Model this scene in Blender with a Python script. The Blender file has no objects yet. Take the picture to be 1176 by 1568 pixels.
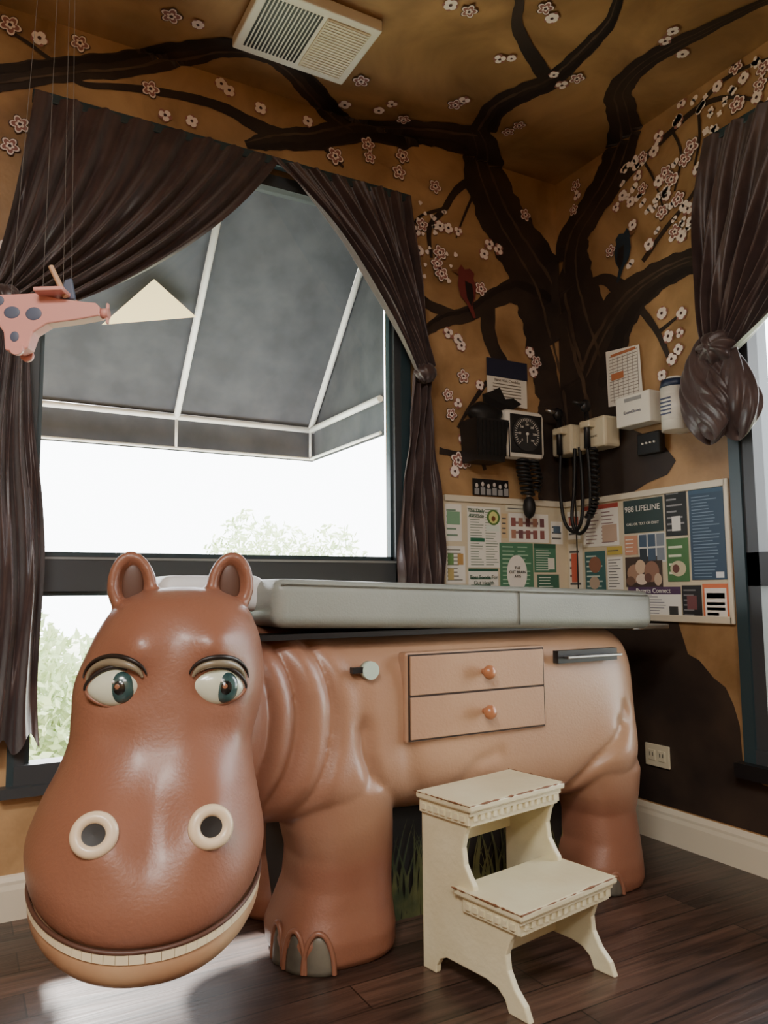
import bpy, bmesh, math, random
import numpy as np
from mathutils import Vector, Matrix
random.seed(7)
scene=bpy.context.scene
COL=scene.collection
ZC=2.967
# ------------------------------------------------------------------ materials
def lin(c):
    return tuple(((v/255)/12.92 if v/255<=.04045 else ((v/255+.055)/1.055)**2.4) for v in c)
MATS={}
def mat(name,c,rough=.6,c2=None,scale=6,detail=6,lo=.35,hi=.65,coat=0,metal=0,bump=0,bscale=40,spec=.5,emit=0,sheen=0,dist=0):
    if name in MATS: return MATS[name]
    m=bpy.data.materials.new(name); m.use_nodes=True; nt=m.node_tree; b=nt.nodes['Principled BSDF']
    b.inputs['Base Color'].default_value=(*lin(c),1); b.inputs['Roughness'].default_value=rough
    b.inputs['Metallic'].default_value=metal; b.inputs['Coat Weight'].default_value=coat; b.inputs['Coat Roughness'].default_value=.15
    b.inputs['Specular IOR Level'].default_value=spec
    if sheen: b.inputs['Sheen Weight'].default_value=sheen
    tc=nt.nodes.new('ShaderNodeTexCoord')
    if c2:
        n=nt.nodes.new('ShaderNodeTexNoise'); n.inputs['Scale'].default_value=scale; n.inputs['Detail'].default_value=detail; n.inputs['Distortion'].default_value=dist
        r=nt.nodes.new('ShaderNodeValToRGB'); r.color_ramp.elements[0].position=lo; r.color_ramp.elements[1].position=hi
        r.color_ramp.elements[0].color=(*lin(c),1); r.color_ramp.elements[1].color=(*lin(c2),1)
        nt.links.new(tc.outputs['Object'],n.inputs['Vector']); nt.links.new(n.outputs['Fac'],r.inputs['Fac']); nt.links.new(r.outputs['Color'],b.inputs['Base Color'])
    if bump:
        n=nt.nodes.new('ShaderNodeTexNoise'); n.inputs['Scale'].default_value=bscale
        bp=nt.nodes.new('ShaderNodeBump'); bp.inputs['Strength'].default_value=bump; bp.inputs['Distance'].default_value=.01
        nt.links.new(tc.outputs['Object'],n.inputs['Vector']); nt.links.new(n.outputs['Fac'],bp.inputs['Height']); nt.links.new(bp.outputs['Normal'],b.inputs['Normal'])
    if emit:
        b.inputs['Emission Color'].default_value=(*lin(c),1); b.inputs['Emission Strength'].default_value=emit
    MATS[name]=m; return m
M_wall=mat('wall_ochre_glaze',(134,101,64),.5,(190,153,108),3.2,11,.34,.66,bump=.2,bscale=25,dist=.6)
M_ceil=mat('ceiling_ochre_glaze',(122,90,54),.5,(180,140,92),3.0,11,.34,.66,bump=.12,bscale=20,dist=.6)
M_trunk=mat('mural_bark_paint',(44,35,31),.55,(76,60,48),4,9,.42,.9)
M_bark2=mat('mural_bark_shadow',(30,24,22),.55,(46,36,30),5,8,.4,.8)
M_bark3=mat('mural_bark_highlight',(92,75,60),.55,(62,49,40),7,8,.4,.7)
M_petal=mat('mural_petal_paint',(244,230,220),.6)
M_petal2=mat('mural_petal_rose',(158,106,96),.6)
M_pdark=mat('mural_petal_core',(72,42,38),.6)
M_cream=mat('cream_trim_paint',(220,211,190),.45)
M_char=mat('window_frame_charcoal',(58,62,66),.45)
M_teal=mat('window_frame_teal',(46,64,70),.4)
M_black=mat('black_plastic',(24,24,26),.4)
M_rubber=mat('black_rubber',(18,18,19),.55)
M_white=mat('white_plastic',(230,226,214),.35)
M_ivory=mat('ivory_plastic',(212,202,174),.4)
M_cush=mat('grey_vinyl',(138,143,136),.42,(148,153,146),3,bump=.08,bscale=160)
M_steel=mat('brushed_steel',(170,170,168),.3,metal=1)
M_wood=mat('knob_wood',(176,116,80),.35,coat=.4)
M_nail=mat('hippo_nail_paint',(80,76,68),.45,(112,106,92),9)
M_stool=mat('stool_cream_paint',(222,216,184),.42,(210,200,164),5,bump=.1,bscale=60)
M_wear=mat('stool_worn_wood',(120,78,50),.7)
M_grass=mat('grass_paint',(50,60,34),.6,(108,106,60),9)
M_bar=mat('awning_frame_white',(238,238,236),.4)
M_awn=mat('awning_fabric_charcoal',(70,73,80),.9,(84,87,94),8)
M_patch=mat('awning_painted_light',(238,216,166),.8,emit=.55)  # bright patch of light put in as emissive cream, no lamp behind it
M_leaf=mat('tree_leaf',(158,178,126),.8,(186,200,150),2)
M_ground=mat('outdoor_ground',(150,160,130),.9,(190,190,170),1)
M_bld=mat('outdoor_building_siding',(170,180,190),.8)
M_red=mat('mural_cardinal_red',(112,46,44),.6)
M_blue=mat('mural_bluebird_blue',(36,50,62),.6)
M_curt=mat('brown_satin_curtain',(62,48,48),.38,(80,62,60),12,4,.35,.7,sheen=.3,bump=.2,bscale=30)
def floor_mat():
    m=bpy.data.materials.new('dark_walnut_planks'); m.use_nodes=True; nt=m.node_tree; b=nt.nodes['Principled BSDF']
    tc=nt.nodes.new('ShaderNodeTexCoord')
    br=nt.nodes.new('ShaderNodeTexBrick'); br.inputs['Scale'].default_value=1; br.inputs['Brick Width'].default_value=1.15; br.inputs['Row Height'].default_value=.125
    br.inputs['Mortar Size'].default_value=.0022; br.inputs['Color1'].default_value=(*lin((80,60,51)),1); br.inputs['Color2'].default_value=(*lin((50,37,33)),1); br.inputs['Mortar'].default_value=(.005,.004,.003,1)
    br.offset=.37
    mp=nt.nodes.new('ShaderNodeMapping'); mp.inputs['Scale'].default_value=(2.2,34,1)
    n=nt.nodes.new('ShaderNodeTexNoise'); n.inputs['Scale'].default_value=1; n.inputs['Detail'].default_value=8; n.inputs['Distortion'].default_value=1.2
    r=nt.nodes.new('ShaderNodeValToRGB'); r.color_ramp.elements[0].color=(.32,.3,.29,1); r.color_ramp.elements[1].color=(1.8,1.7,1.6,1); r.color_ramp.elements[0].position=.3;r.color_ramp.elements[1].position=.72
    mx=nt.nodes.new('ShaderNodeMix'); mx.data_type='RGBA'; mx.blend_type='MULTIPLY'; mx.inputs['Factor'].default_value=1
    L=nt.links.new
    L(tc.outputs['Object'],br.inputs['Vector']); L(tc.outputs['Object'],mp.inputs['Vector']); L(mp.outputs['Vector'],n.inputs['Vector']); L(n.outputs['Fac'],r.inputs['Fac'])
    L(br.outputs['Color'],mx.inputs['A']); L(r.outputs['Color'],mx.inputs['B']); L(mx.outputs['Result'],b.inputs['Base Color'])
    b.inputs['Roughness'].default_value=.38; b.inputs['Coat Weight'].default_value=.25; b.inputs['Coat Roughness'].default_value=.26
    bp=nt.nodes.new('ShaderNodeBump'); bp.inputs['Strength'].default_value=.3; bp.inputs['Distance'].default_value=.005
    L(n.outputs['Fac'],bp.inputs['Height']); L(bp.outputs['Normal'],b.inputs['Normal'])
    return m
M_floor=floor_mat()
def hippo_mat():
    m=bpy.data.materials.new('hippo_painted_fibreglass'); m.use_nodes=True; nt=m.node_tree; b=nt.nodes['Principled BSDF']; L=nt.links.new
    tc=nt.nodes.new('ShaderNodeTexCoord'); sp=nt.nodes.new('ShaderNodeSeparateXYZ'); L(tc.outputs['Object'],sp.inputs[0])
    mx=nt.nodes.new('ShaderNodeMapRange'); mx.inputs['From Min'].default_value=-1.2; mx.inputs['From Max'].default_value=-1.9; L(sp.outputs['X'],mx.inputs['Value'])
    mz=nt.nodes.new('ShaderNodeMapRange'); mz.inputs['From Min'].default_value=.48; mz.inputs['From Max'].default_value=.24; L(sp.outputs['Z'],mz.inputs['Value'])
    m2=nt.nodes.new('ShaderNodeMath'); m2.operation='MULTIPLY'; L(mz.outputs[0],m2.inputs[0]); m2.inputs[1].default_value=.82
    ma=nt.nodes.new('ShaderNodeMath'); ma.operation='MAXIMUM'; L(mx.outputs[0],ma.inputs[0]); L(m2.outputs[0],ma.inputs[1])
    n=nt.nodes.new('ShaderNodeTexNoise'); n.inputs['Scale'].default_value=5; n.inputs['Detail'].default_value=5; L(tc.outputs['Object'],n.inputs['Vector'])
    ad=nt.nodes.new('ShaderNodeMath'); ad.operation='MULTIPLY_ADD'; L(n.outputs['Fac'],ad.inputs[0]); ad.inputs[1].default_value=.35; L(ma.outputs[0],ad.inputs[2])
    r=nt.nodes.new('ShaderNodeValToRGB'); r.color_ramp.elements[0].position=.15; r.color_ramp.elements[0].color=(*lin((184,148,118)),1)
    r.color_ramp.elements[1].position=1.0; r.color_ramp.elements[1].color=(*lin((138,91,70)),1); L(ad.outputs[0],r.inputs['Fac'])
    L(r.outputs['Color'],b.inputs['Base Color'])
    b.inputs['Roughness'].default_value=.44; b.inputs['Coat Weight'].default_value=.25; b.inputs['Coat Roughness'].default_value=.26
    n2=nt.nodes.new('ShaderNodeTexNoise'); n2.inputs['Scale'].default_value=130; L(tc.outputs['Object'],n2.inputs['Vector'])
    bp=nt.nodes.new('ShaderNodeBump'); bp.inputs['Strength'].default_value=.2; bp.inputs['Distance'].default_value=.004; L(n2.outputs['Fac'],bp.inputs['Height']); L(bp.outputs['Normal'],b.inputs['Normal'])
    return m
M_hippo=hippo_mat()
# ------------------------------------------------------------------ helpers
def link(o,parent=None):
    COL.objects.link(o)
    if parent is not None: o.parent=parent
    return o
def grp(name):
    e=bpy.data.objects.new(name,None); e.empty_display_size=.1; return link(e)
def mesh(name,v,f,m=None,parent=None,smooth=False,mats=None,mi=None):
    me=bpy.data.meshes.new(name); me.from_pydata([tuple(p) for p in v],[],f); me.update()
    for mm in (mats or [m]): me.materials.append(mm)
    if mi is not None: me.polygons.foreach_set('material_index',mi)
    if smooth: me.polygons.foreach_set('use_smooth',[True]*len(me.polygons))
    return link(bpy.data.objects.new(name,me),parent)
def bevel(o,w,seg=2):
    b=o.modifiers.new('bevel','BEVEL'); b.width=w; b.segments=seg; b.limit_method='ANGLE'; return o
def box(name,a,b,m,parent=None,bev=0):
    (x0,y0,z0),(x1,y1,z1)=[min(p,q) for p,q in zip(a,b)],[max(p,q) for p,q in zip(a,b)]
    v=[(x0,y0,z0),(x1,y0,z0),(x1,y1,z0),(x0,y1,z0),(x0,y0,z1),(x1,y0,z1),(x1,y1,z1),(x0,y1,z1)]
    f=[(0,3,2,1),(4,5,6,7),(0,1,5,4),(1,2,6,5),(2,3,7,6),(3,0,4,7)]
    o=mesh(name,v,f,m,parent)
    if bev: bevel(o,bev)
    return o
def boxes(name,lst,m,parent=None):
    V=[];F=[]
    for a,b in lst:
        (x0,y0,z0),(x1,y1,z1)=[min(p,q) for p,q in zip(a,b)],[max(p,q) for p,q in zip(a,b)]
        k=len(V); V+=[(x0,y0,z0),(x1,y0,z0),(x1,y1,z0),(x0,y1,z0),(x0,y0,z1),(x1,y0,z1),(x1,y1,z1),(x0,y1,z1)]
        F+=[tuple(i+k for i in q) for q in [(0,3,2,1),(4,5,6,7),(0,1,5,4),(1,2,6,5),(2,3,7,6),(3,0,4,7)]]
    return mesh(name,V,F,m,parent)
def cyl(name,p0,p1,r,m,parent=None,r2=None,seg=28,smooth=True):
    p0=Vector(p0);p1=Vector(p1); ax=(p1-p0).normalized(); t=ax.orthogonal().normalized(); s=ax.cross(t); r2=r if r2 is None else r2
    V=[];F=[]
    for p,rr in((p0,r),(p1,r2)):
        for i in range(seg):
            a=2*math.pi*i/seg; V.append(p+(t*math.cos(a)+s*math.sin(a))*rr)
    for i in range(seg): j=(i+1)%seg; F.append((i,j,seg+j,seg+i))
    F.append(tuple(range(seg))[::-1]); F.append(tuple(range(seg,2*seg)))
    o=mesh(name,V,F,m,parent); 
    if smooth:
        for p in o.data.polygons: p.use_smooth=len(p.vertices)==4
    return o
def tube(name,pts,r,m,parent=None,radii=None,cyc=False):
    c=bpy.data.curves.new(name,'CURVE'); c.dimensions='3D'; c.bevel_depth=r; c.bevel_resolution=3; c.use_fill_caps=True
    s=c.splines.new('POLY'); s.points.add(len(pts)-1)
    for i,p in enumerate(pts):
        s.points[i].co=(*p,1)
        if radii: s.points[i].radius=radii[i]
    s.use_cyclic_u=cyc; c.materials.append(m)
    return link(bpy.data.objects.new(name,c),parent)
def grid(name,fn,nu,nv,m,parent=None):
    V=[];F=[]
    for j in range(nv+1):
        for i in range(nu+1): V.append(fn(i/nu,j/nv))
    w=nu+1
    for j in range(nv):
        for i in range(nu): F.append((j*w+i,j*w+i+1,(j+1)*w+i+1,(j+1)*w+i))
    return mesh(name,V,F,m,parent,smooth=True)
def ellip(name,c,r,m,parent=None,seg=40,rings=24,fn=None,M=None):
    V=[];F=[]
    for j in range(rings+1):
        ph=math.pi*j/rings
        for i in range(seg):
            th=2*math.pi*i/seg
            p=Vector((math.sin(ph)*math.cos(th),math.sin(ph)*math.sin(th),math.cos(ph)))
            if fn: p=fn(p)
            p=Vector((p.x*r[0],p.y*r[1],p.z*r[2]))
            if M is not None: p=M@p
            V.append(p+Vector(c))
    for j in range(rings):
        for i in range(seg):
            k=(i+1)%seg; F.append((j*seg+i,(j+1)*seg+i,(j+1)*seg+k,j*seg+k))
    return mesh(name,V,F,m,parent,smooth=True)
def text(name,s,loc,size,m,parent,rot,align='CENTER',ext=.0005):
    c=bpy.data.curves.new(name,'FONT'); c.body=s; c.size=size; c.align_x=align; c.align_y='CENTER'; c.extrude=ext; c.materials.append(m)
    o=bpy.data.objects.new(name,c); o.location=loc; o.rotation_euler=rot; return link(o,parent)
sp=lambda v,e: math.copysign(abs(v)**e,v)
def crom(P,t):
    n=len(P)-1; x=min(max(t,0),1)*n; i=min(int(x),n-1); u=x-i
    a,b,c,d=[np.array(P[min(max(k,0),n)],float) for k in(i-1,i,i+1,i+2)]
    return .5*((2*b)+(-a+c)*u+(2*a-5*b+4*c-d)*u*u+(-a+3*b-3*c+d)*u**3)
def bez(a,b,c,t): return tuple((1-t)**2*p+2*t*(1-t)*q+t*t*r for p,q,r in zip(a,b,c))
def lerp(a,b,t): return a+(b-a)*t

# ------------------------------------------------------------------ camera
CAM=Vector((-2.489,-2.710,1.0))
yaw,pit,rol=map(math.radians,(60.855,5.744,.439))
Fv=Vector((math.cos(yaw)*math.cos(pit),math.sin(yaw)*math.cos(pit),math.sin(pit)))
Rv=Vector((math.sin(yaw),-math.cos(yaw),0)); Uv=Rv.cross(Fv)
R2=math.cos(rol)*Rv-math.sin(rol)*Uv; U2=math.sin(rol)*Rv+math.cos(rol)*Uv
cd=bpy.data.cameras.new('camera'); cam=link(bpy.data.objects.new('camera',cd))
cam.matrix_world=Matrix(((R2.x,U2.x,-Fv.x,CAM.x),(R2.y,U2.y,-Fv.y,CAM.y),(R2.z,U2.z,-Fv.z,CAM.z),(0,0,0,1)))
cd.sensor_fit='VERTICAL'; cd.sensor_height=32; cd.lens=32*1194.9/1600; cd.clip_start=.02
scene.camera=cam

# ------------------------------------------------------------------ room shell
XL,YF=-4.9,-5.4
T=.12
W1=(-2.31,-.90,.40,2.62)
W2=(-1.95,-.94,.38,2.60)
def wall_open(name,fix,lo,hi,w,m):
    a,b,z0,z1=w; L=[]
    def bb(s0,s1,za,zb):
        if fix=='y': L.append(((s0,0,za),(s1,T,zb)))
        else: L.append(((0,s0,za),(T,s1,zb)))
    bb(lo,a,0,ZC); bb(b,hi,0,ZC); bb(a,b,0,z0); bb(a,b,z1,ZC)
    return boxes(name,L,m)
wall_open('wall_back','y',XL-T,T,W1,M_wall)
wall_open('wall_right','x',YF-T,0,W2,M_wall)
box('wall_left',(XL-T,YF,0),(XL,0,ZC),M_wall); box('wall_front',(XL-T,YF-T,0),(T,YF,ZC),M_wall)
box('floor',(XL-T,YF-T,-.06),(T,T,0),M_floor); box('ceiling',(XL-T,YF-T,ZC),(T,T,ZC+.06),M_ceil)
def baseboard(name,pa,pb,n):
    pr=[(0,0),(.016,0),(.016,.09),(.012,.105),(.012,.115),(.006,.128),(0,.133)]
    V=[];F=[]
    for p in (pa,pb):
        for d,h in pr: V.append((p[0]+n[0]*d,p[1]+n[1]*d,h))
    k=len(pr)
    for i in range(k-1): F.append((i,i+1,k+i+1,k+i))
    F+= [tuple(range(k)),tuple(range(k,2*k))[::-1]]
    mesh(name,V,F,M_cream)
baseboard('baseboard_back',(XL,0),(-.016,0),(0,-1)); baseboard('baseboard_right',(0,YF),(0,0),(-1,0))
baseboard('baseboard_left',(XL,YF),(XL,-.016),(1,0)); baseboard('baseboard_front',(XL+.02,YF),(-.02,YF),(0,1))
def glass_mat():
    m=bpy.data.materials.new('window_glass'); m.use_nodes=True; nt=m.node_tree; nt.nodes.remove(nt.nodes['Principled BSDF'])
    o=nt.nodes['Material Output']; t=nt.nodes.new('ShaderNodeBsdfTransparent'); g=nt.nodes.new('ShaderNodeBsdfGlossy'); g.inputs['Roughness'].default_value=.02
    fr=nt.nodes.new('ShaderNodeFresnel'); fr.inputs['IOR'].default_value=1.5; mx=nt.nodes.new('ShaderNodeMixShader')
    nt.links.new(fr.outputs[0],mx.inputs[0]); nt.links.new(t.outputs[0],mx.inputs[1]); nt.links.new(g.outputs[0],mx.inputs[2]); nt.links.new(mx.outputs[0],o.inputs[0]); return m
M_glass=glass_mat()
w=grp('window_1')
x0,x1,z0,z1=W1
boxes('frame',[((x0,-.012,z0),(x0+.03,.05,z1)),((x1-.03,-.012,z0),(x1,.05,z1)),((x0,-.012,z1-.05),(x1,.05,z1)),((x0,-.02,z0),(x1,.06,z0+.06)),((x0,-.012,1.0),(x1,.05,1.115))],M_char,w)
boxes('sash',[((x0+.03,.01,1.115),(x0+.045,.04,z1-.05)),((x1-.042,.01,1.115),(x1-.03,.04,z1-.05)),((x0+.03,.01,1.115),(x1-.03,.04,1.13)),((x0+.03,.01,.985),(x1-.03,.04,1.0)),((x0+.03,.01,.46),(x0+.045,.04,1.0)),((x1-.045,.01,.46),(x1-.03,.04,1.0))],M_teal,w)
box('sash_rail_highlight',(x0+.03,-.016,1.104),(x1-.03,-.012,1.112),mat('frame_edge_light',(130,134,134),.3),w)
boxes('sill',[((x0-.04,-.05,z0-.03),(x1+.04,.0,z0))],M_char,w)
mesh('glass',[(x0,.025,z0),(x1,.025,z0),(x1,.025,z1),(x0,.025,z1)],[(0,1,2,3)],M_glass,w)
boxes('casing',[((x1,-.018,z0-.03),(x1+.045,0,z1+.02)),((x0-.02,-.012,z0-.03),(x0,0,z1))],M_teal,w)
w=grp('window_2'); y0,y1,z0,z1=W2
boxes('frame',[((-.012,y1-.05,z0),(.1,y1,z1)),((-.012,y0,z0),(.1,y0+.05,z1)),((-.012,y0,z1-.05),(.1,y1,z1)),((-.02,y0,z0),(.1,y1,z0+.05)),((-.012,y0,1.0),(.09,y1,1.12))],M_char,w)
boxes('casing',[((-.022,y1,z0-.04),(0,y1+.045,z1+.03)),((-.022,y0-.055,z0-.04),(0,y0,z1+.03))],M_teal,w)
boxes('sill',[((-.06,y0-.06,z0-.05),(0,y1+.06,z0))],M_black,w)
mesh('glass',[(.045,y0,z0),(.045,y1,z0),(.045,y1,z1),(.045,y0,z1)],[(0,1,2,3)],M_glass,w)
# awning outside
w=grp('window_awning')
xa,xb=-2.75,-.90; ya,za=.9,1.82; zt_=2.70; yo=T+.01
fab=[(xa,yo,zt_),(xb,yo,zt_),(xb,ya,za),(xa,ya,za),(xa,ya,1.66),(xb,ya,1.66),(xb,yo,1.66),(xa,yo,1.66)]
mesh('fabric',fab,[(0,1,2,3),(3,2,5,4),(1,6,5,2),(0,3,4,7)],M_awn,w)
for i,(p,q) in enumerate([((-1.61,ya-.02,za),(-1.61,yo,zt_-.04)),((xb-.02,ya-.02,za),(xb-.02,yo,zt_-.04)),((xa+.02,ya-.02,za),(xa+.02,yo,zt_-.04)),((xa,ya-.02,za),(xb,ya-.02,za)),((xb-.02,ya-.02,za),(xb-.02,yo,za)),((xa,ya-.02,1.67),(xb,ya-.02,1.67)),((xb-.02,ya-.02,1.67),(xb-.02,yo,1.67)),((-1.61,ya-.02,za),(-1.61,ya-.02,1.67)),((xb-.02,ya-.02,za),(xb-.02,ya-.02,1.67))]):
    cyl('frame_bar_%d'%(i+1),p,q,.015 if i<5 else .007,M_bar,w,seg=10)
mesh('painted_light_patch',[(-2.003,.592-.01,2.121-.01),(-1.829,.418-.01,2.29-.01),(-1.624,.516-.01,2.195-.01)],[(0,1,2)],M_patch,w)  # light on the awning fabric painted as a glowing triangle
# outdoors
box('outdoor_ground',(-14,.6,-.5),(16,22,-.4),M_ground); box('outdoor_ground.001',(.6,-12,-.5),(16,.55,-.4),M_ground)
def tree(name,blobs,n,leaf=.06):
    V=[];F=[]
    for _ in range(n):
        c,r=random.choice(blobs); d=Vector((random.gauss(0,1),random.gauss(0,1),random.gauss(0,1))).normalized()*random.random()**.35
        p=Vector(c)+Vector((d.x*r[0],d.y*r[1],d.z*r[2]))
        a=Vector((random.gauss(0,1),random.gauss(0,1),random.gauss(0,1))).normalized(); b=a.orthogonal().normalized()
        s=leaf*random.uniform(.6,1.3); k=len(V)
        V+=[p-a*s,p+b*s*.45,p+a*s,p-b*s*.45]; F.append((k,k+1,k+2,k+3))
    for c,r in blobs:
        p=Vector(c); k=len(V); zb=-.4; V+=[(p.x-.06,p.y,zb),(p.x+.06,p.y,zb),(p.x+.02,p.y,p.z),(p.x-.02,p.y,p.z)]; F.append((k,k+1,k+2,k+3))
    mesh(name,V,F,M_leaf)
tree('garden_tree',[((.5,6,1.0),(.6,.7,.95)),((1.1,6.4,1.0),(.7,.7,.85)),((1.7,6.2,.9),(.6,.6,.95)),((-.0,6.5,.7),(.5,.7,.6))],6500,.05)
tree('garden_shrub',[((-2.25,2.2,.35),(.4,.5,.62)),((-1.9,2.6,.2),(.5,.5,.55)),((-2.7,3.2,.4),(.6,.6,.6)),((-1.2,2.6,.0),(.6,.6,.6))],7000,.045)
tree('garden_shrub.001',[((2.5,-1.3,.3),(.5,.8,.6)),((3,-.4,.2),(.6,.6,.6))],3000,.05)
b=grp('neighbor_house'); box('siding',(-7.6,11,-.4),(-2.62,14,2.5),M_bld,b); boxes('siding_boards',[((-7.62,10.97,z/10),(-2.6,11,z/10+.02)) for z in range(-4,25,2)],M_white,b)
mesh('gable_roof',[(-7.8,10.8,2.5),(-2.45,10.8,2.5),(-2.45,14.2,2.5),(-7.8,14.2,2.5),(-7.8,12.5,3.3),(-2.45,12.5,3.3)],[(0,1,5,4),(3,4,5,2),(0,4,3),(1,2,5)],M_awn,b)

# ------------------------------------------------------------------ painted mural on the real walls
def parse(s):
    out=[]
    for tk in s.split():
        a=[float(v)/1000 for v in tk[1:].split(',')]; out.append((tk[0],*a))
    return out
def unfold(fr,p):
    k,a,b=p[0],p[1],p[2]
    if fr=='L': return {'L':(a,b),'C':(a,ZC-b),'R':(-a,b)}[k]
    return {'R':(-a,b),'C':(-b,ZC-a),'L':(a,b)}[k]
def fold(fr,s,h,off):
    if fr=='L':
        if h>ZC: return Vector((min(s,-off),-max(h-ZC,off),ZC-off))
        if s>0: return Vector((-off,-max(s,off),min(h,ZC-off)))
        return Vector((min(s,-off),-off,min(h,ZC-off)))
    if h>ZC: return Vector((-max(h-ZC,off),min(-s,-off),ZC-off))
    if s<0: return Vector((min(s,-off),-off,min(h,ZC-off)))
    return Vector((-off,-max(s,off),min(h,ZC-off)))
MV={};
def ribbon(fr,pts,off,key,wmul=1,wob=.05,sh=0):
    P=[(*unfold(fr,p),p[3]) for p in pts]
    n=max(10,(len(P)-1)*10); V,F=MV.setdefault(key,([],[])); k0=len(V); ph=random.uniform(0,9)
    S=[crom(P,i/n) for i in range(n+1)]; W=[]
    for i in range(n+1):
        a=S[max(0,i-1)]; b=S[min(n,i+1)]; t=np.array([b[0]-a[0],b[1]-a[1]]); t/=np.linalg.norm(t)+1e-9
        sd=np.array([-t[1],t[0]]); c=S[i][:2]; e=.004
        p0=fold(fr,c[0],c[1],0)
        s3=(fold(fr,c[0]+sd[0]*e,c[1]+sd[1]*e,0)-p0); t3=(fold(fr,c[0]+t[0]*e,c[1]+t[1]*e,0)-p0); d=(p0-CAM).normalized()
        pr=d.cross(t3)
        f=abs(s3.normalized().dot(pr.normalized())) if pr.length>1e-9 and s3.length>1e-9 else 1
        W.append((c,sd,S[i][2]/max(f,.42)/2))
    ws=[w[2] for w in W]; ws=[sum(ws[max(0,i-3):i+4])/len(ws[max(0,i-3):i+4]) for i in range(len(ws))]
    for i in range(n+1):
        c,sd,_=W[i]; w=ws[i]; c=c+sd*w*sh; w*=wmul
        end=min(1,min(i,n-i)/4+.25) if key!='bark' else 1
        w*=end
        w1=w*(1+wob*math.sin(i*.7+ph)+wob*.6*math.sin(i*1.7+ph)); w2=w*(1+wob*math.sin(i*.9+ph*2)+wob*.6*math.sin(i*1.5))
        for q in (-1,-.33,.33,1):
            ww=w1 if q<0 else w2; V.append(fold(fr,c[0]+sd[0]*ww*q,c[1]+sd[1]*ww*q,off))
    for i in range(n):
        for q in range(3):
            a=k0+i*4+q; F.append((a,a+1,a+5,a+4))
BR={
'A':('L',"L-2452,2695,83 L-2315,2765,76 L-2170,2834,78 L-2016,2902,85 C-1842,-57,82 C-1726,-159,62 C-1592,-201,53 C-1481,-181,69 C-1333,-88,88 L-1205,2961,81 L-1114,2929,71"),
'B':('L',"C-577,-118,127 C-768,-70,97 C-930,-10,96 L-1114,2917,99 L-1293,2829,91 L-1435,2782,78 L-1516,2747,62 L-1580,2718,25"),
'B2':('L',"L-1435,2788,68 L-1544,2810,46 L-1675,2841,35 L-1825,2838,29 L-2014,2809,24 L-2168,2771,18 L-2254,2795,11"),
'C':('L',"C-612,-182,102 C-483,-53,166 L-409,2856,188 L-330,2717,201 L-218,2582,222 L-95,2429,262 L-29,2247,298 R-40,2048,330 R-93,1847,360 R-115,1597,400 R-126,1384,400"),
'C2':('L',"C-587,-195,113 C-630,-352,86 C-597,-478,68 C-550,-580,66 C-548,-688,59 C-561,-838,52 C-581,-936,41 C-650,-1048,30"),
'C3':('L',"C-558,-589,56 C-703,-664,49 C-847,-756,41 C-918,-854,31 C-976,-901,26"),
'D':('R',"R-197,2006,300 R-113,2280,245 R-79,2500,187 R-121,2654,136 R-233,2739,121 R-359,2835,129 R-442,2945,132 C-158,-583,119 C-265,-668,99 C-305,-799,65 C-292,-927,53 C-250,-1063,37 C-210,-1189,27 C-175,-1274,22"),
'E':('R',"R-174,1951,250 R-296,2115,204 R-424,2222,159 R-569,2272,120 R-703,2283,105 R-825,2270,91"),
'E2':('R',"R-408,2286,85 R-297,2378,47 R-161,2390,36"),
'F':('R',"R-314,2733,30 R-546,2816,25 R-703,2861,21 R-831,2886,21 R-948,2858,17 R-1054,2789,14 R-1127,2713,12"),
'F2':('R',"R-831,2886,18 R-923,2926,15 R-1035,2922,12 R-1139,2894,12"),
'F3':('R',"R-522,2375,19 R-648,2466,16 R-780,2544,13 R-862,2639,10"),
'G':('L',"L-67,2322,188 L-244,2376,122 L-378,2329,90 L-527,2226,70 L-668,2172,63 L-754,2114,45 L-804,2062,22"),
'G2':('L',"L-599,2198,46 L-729,2220,40 L-802,2242,45 L-874,2238,39"),
'G3':('L',"L-435,2288,71 L-421,2122,59 L-343,2005,54 L-240,1902,36"),
'H':('L',"L-457,2891,48 L-586,2794,35 L-659,2684,29 L-740,2574,23 L-732,2441,11"),
'H2':('L',"L-659,2684,17 L-780,2624,11 L-824,2569,9"),
'I':('L',"L-706,1588,28 L-611,1581,23 L-507,1599,20 L-466,1520,14"),
'I2':('L',"L-445,1922,23 L-530,1814,17 L-609,1697,11"),
'K':('R',"R-494,2184,33 R-584,2043,24 R-648,1888,16"),'K2':('R',"R-584,2043,16 R-707,2086,10"),
'N1':('L',"L-2440,2890,11 L-2359,2861,11 L-2275,2819,14"),
'Q2':('L',"L-500,2790,14 L-560,2660,10 L-600,2560,6"),
'Q3':('R',"R-703,2861,12 R-740,2740,9 R-700,2600,6"),
'Q4':('L',"L-1250,2800,14 L-1160,2740,8"),
'Q5':('R',"R-546,2816,12 R-600,2700,8 R-640,2560,6"),
'Q6':('R',"R-831,2886,12 R-830,2760,9 R-800,2660,6"),
}
for n,(k,(fr,s)) in enumerate(BR.items()):
    ribbon(fr,parse(s),.0028+.00006*n,'bark')
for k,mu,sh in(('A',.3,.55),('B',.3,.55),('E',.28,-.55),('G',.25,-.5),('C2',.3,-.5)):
    fr,s=BR[k]; ribbon(fr,parse(s),.0046,'shade',wmul=mu,wob=.2,sh=sh)
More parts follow.
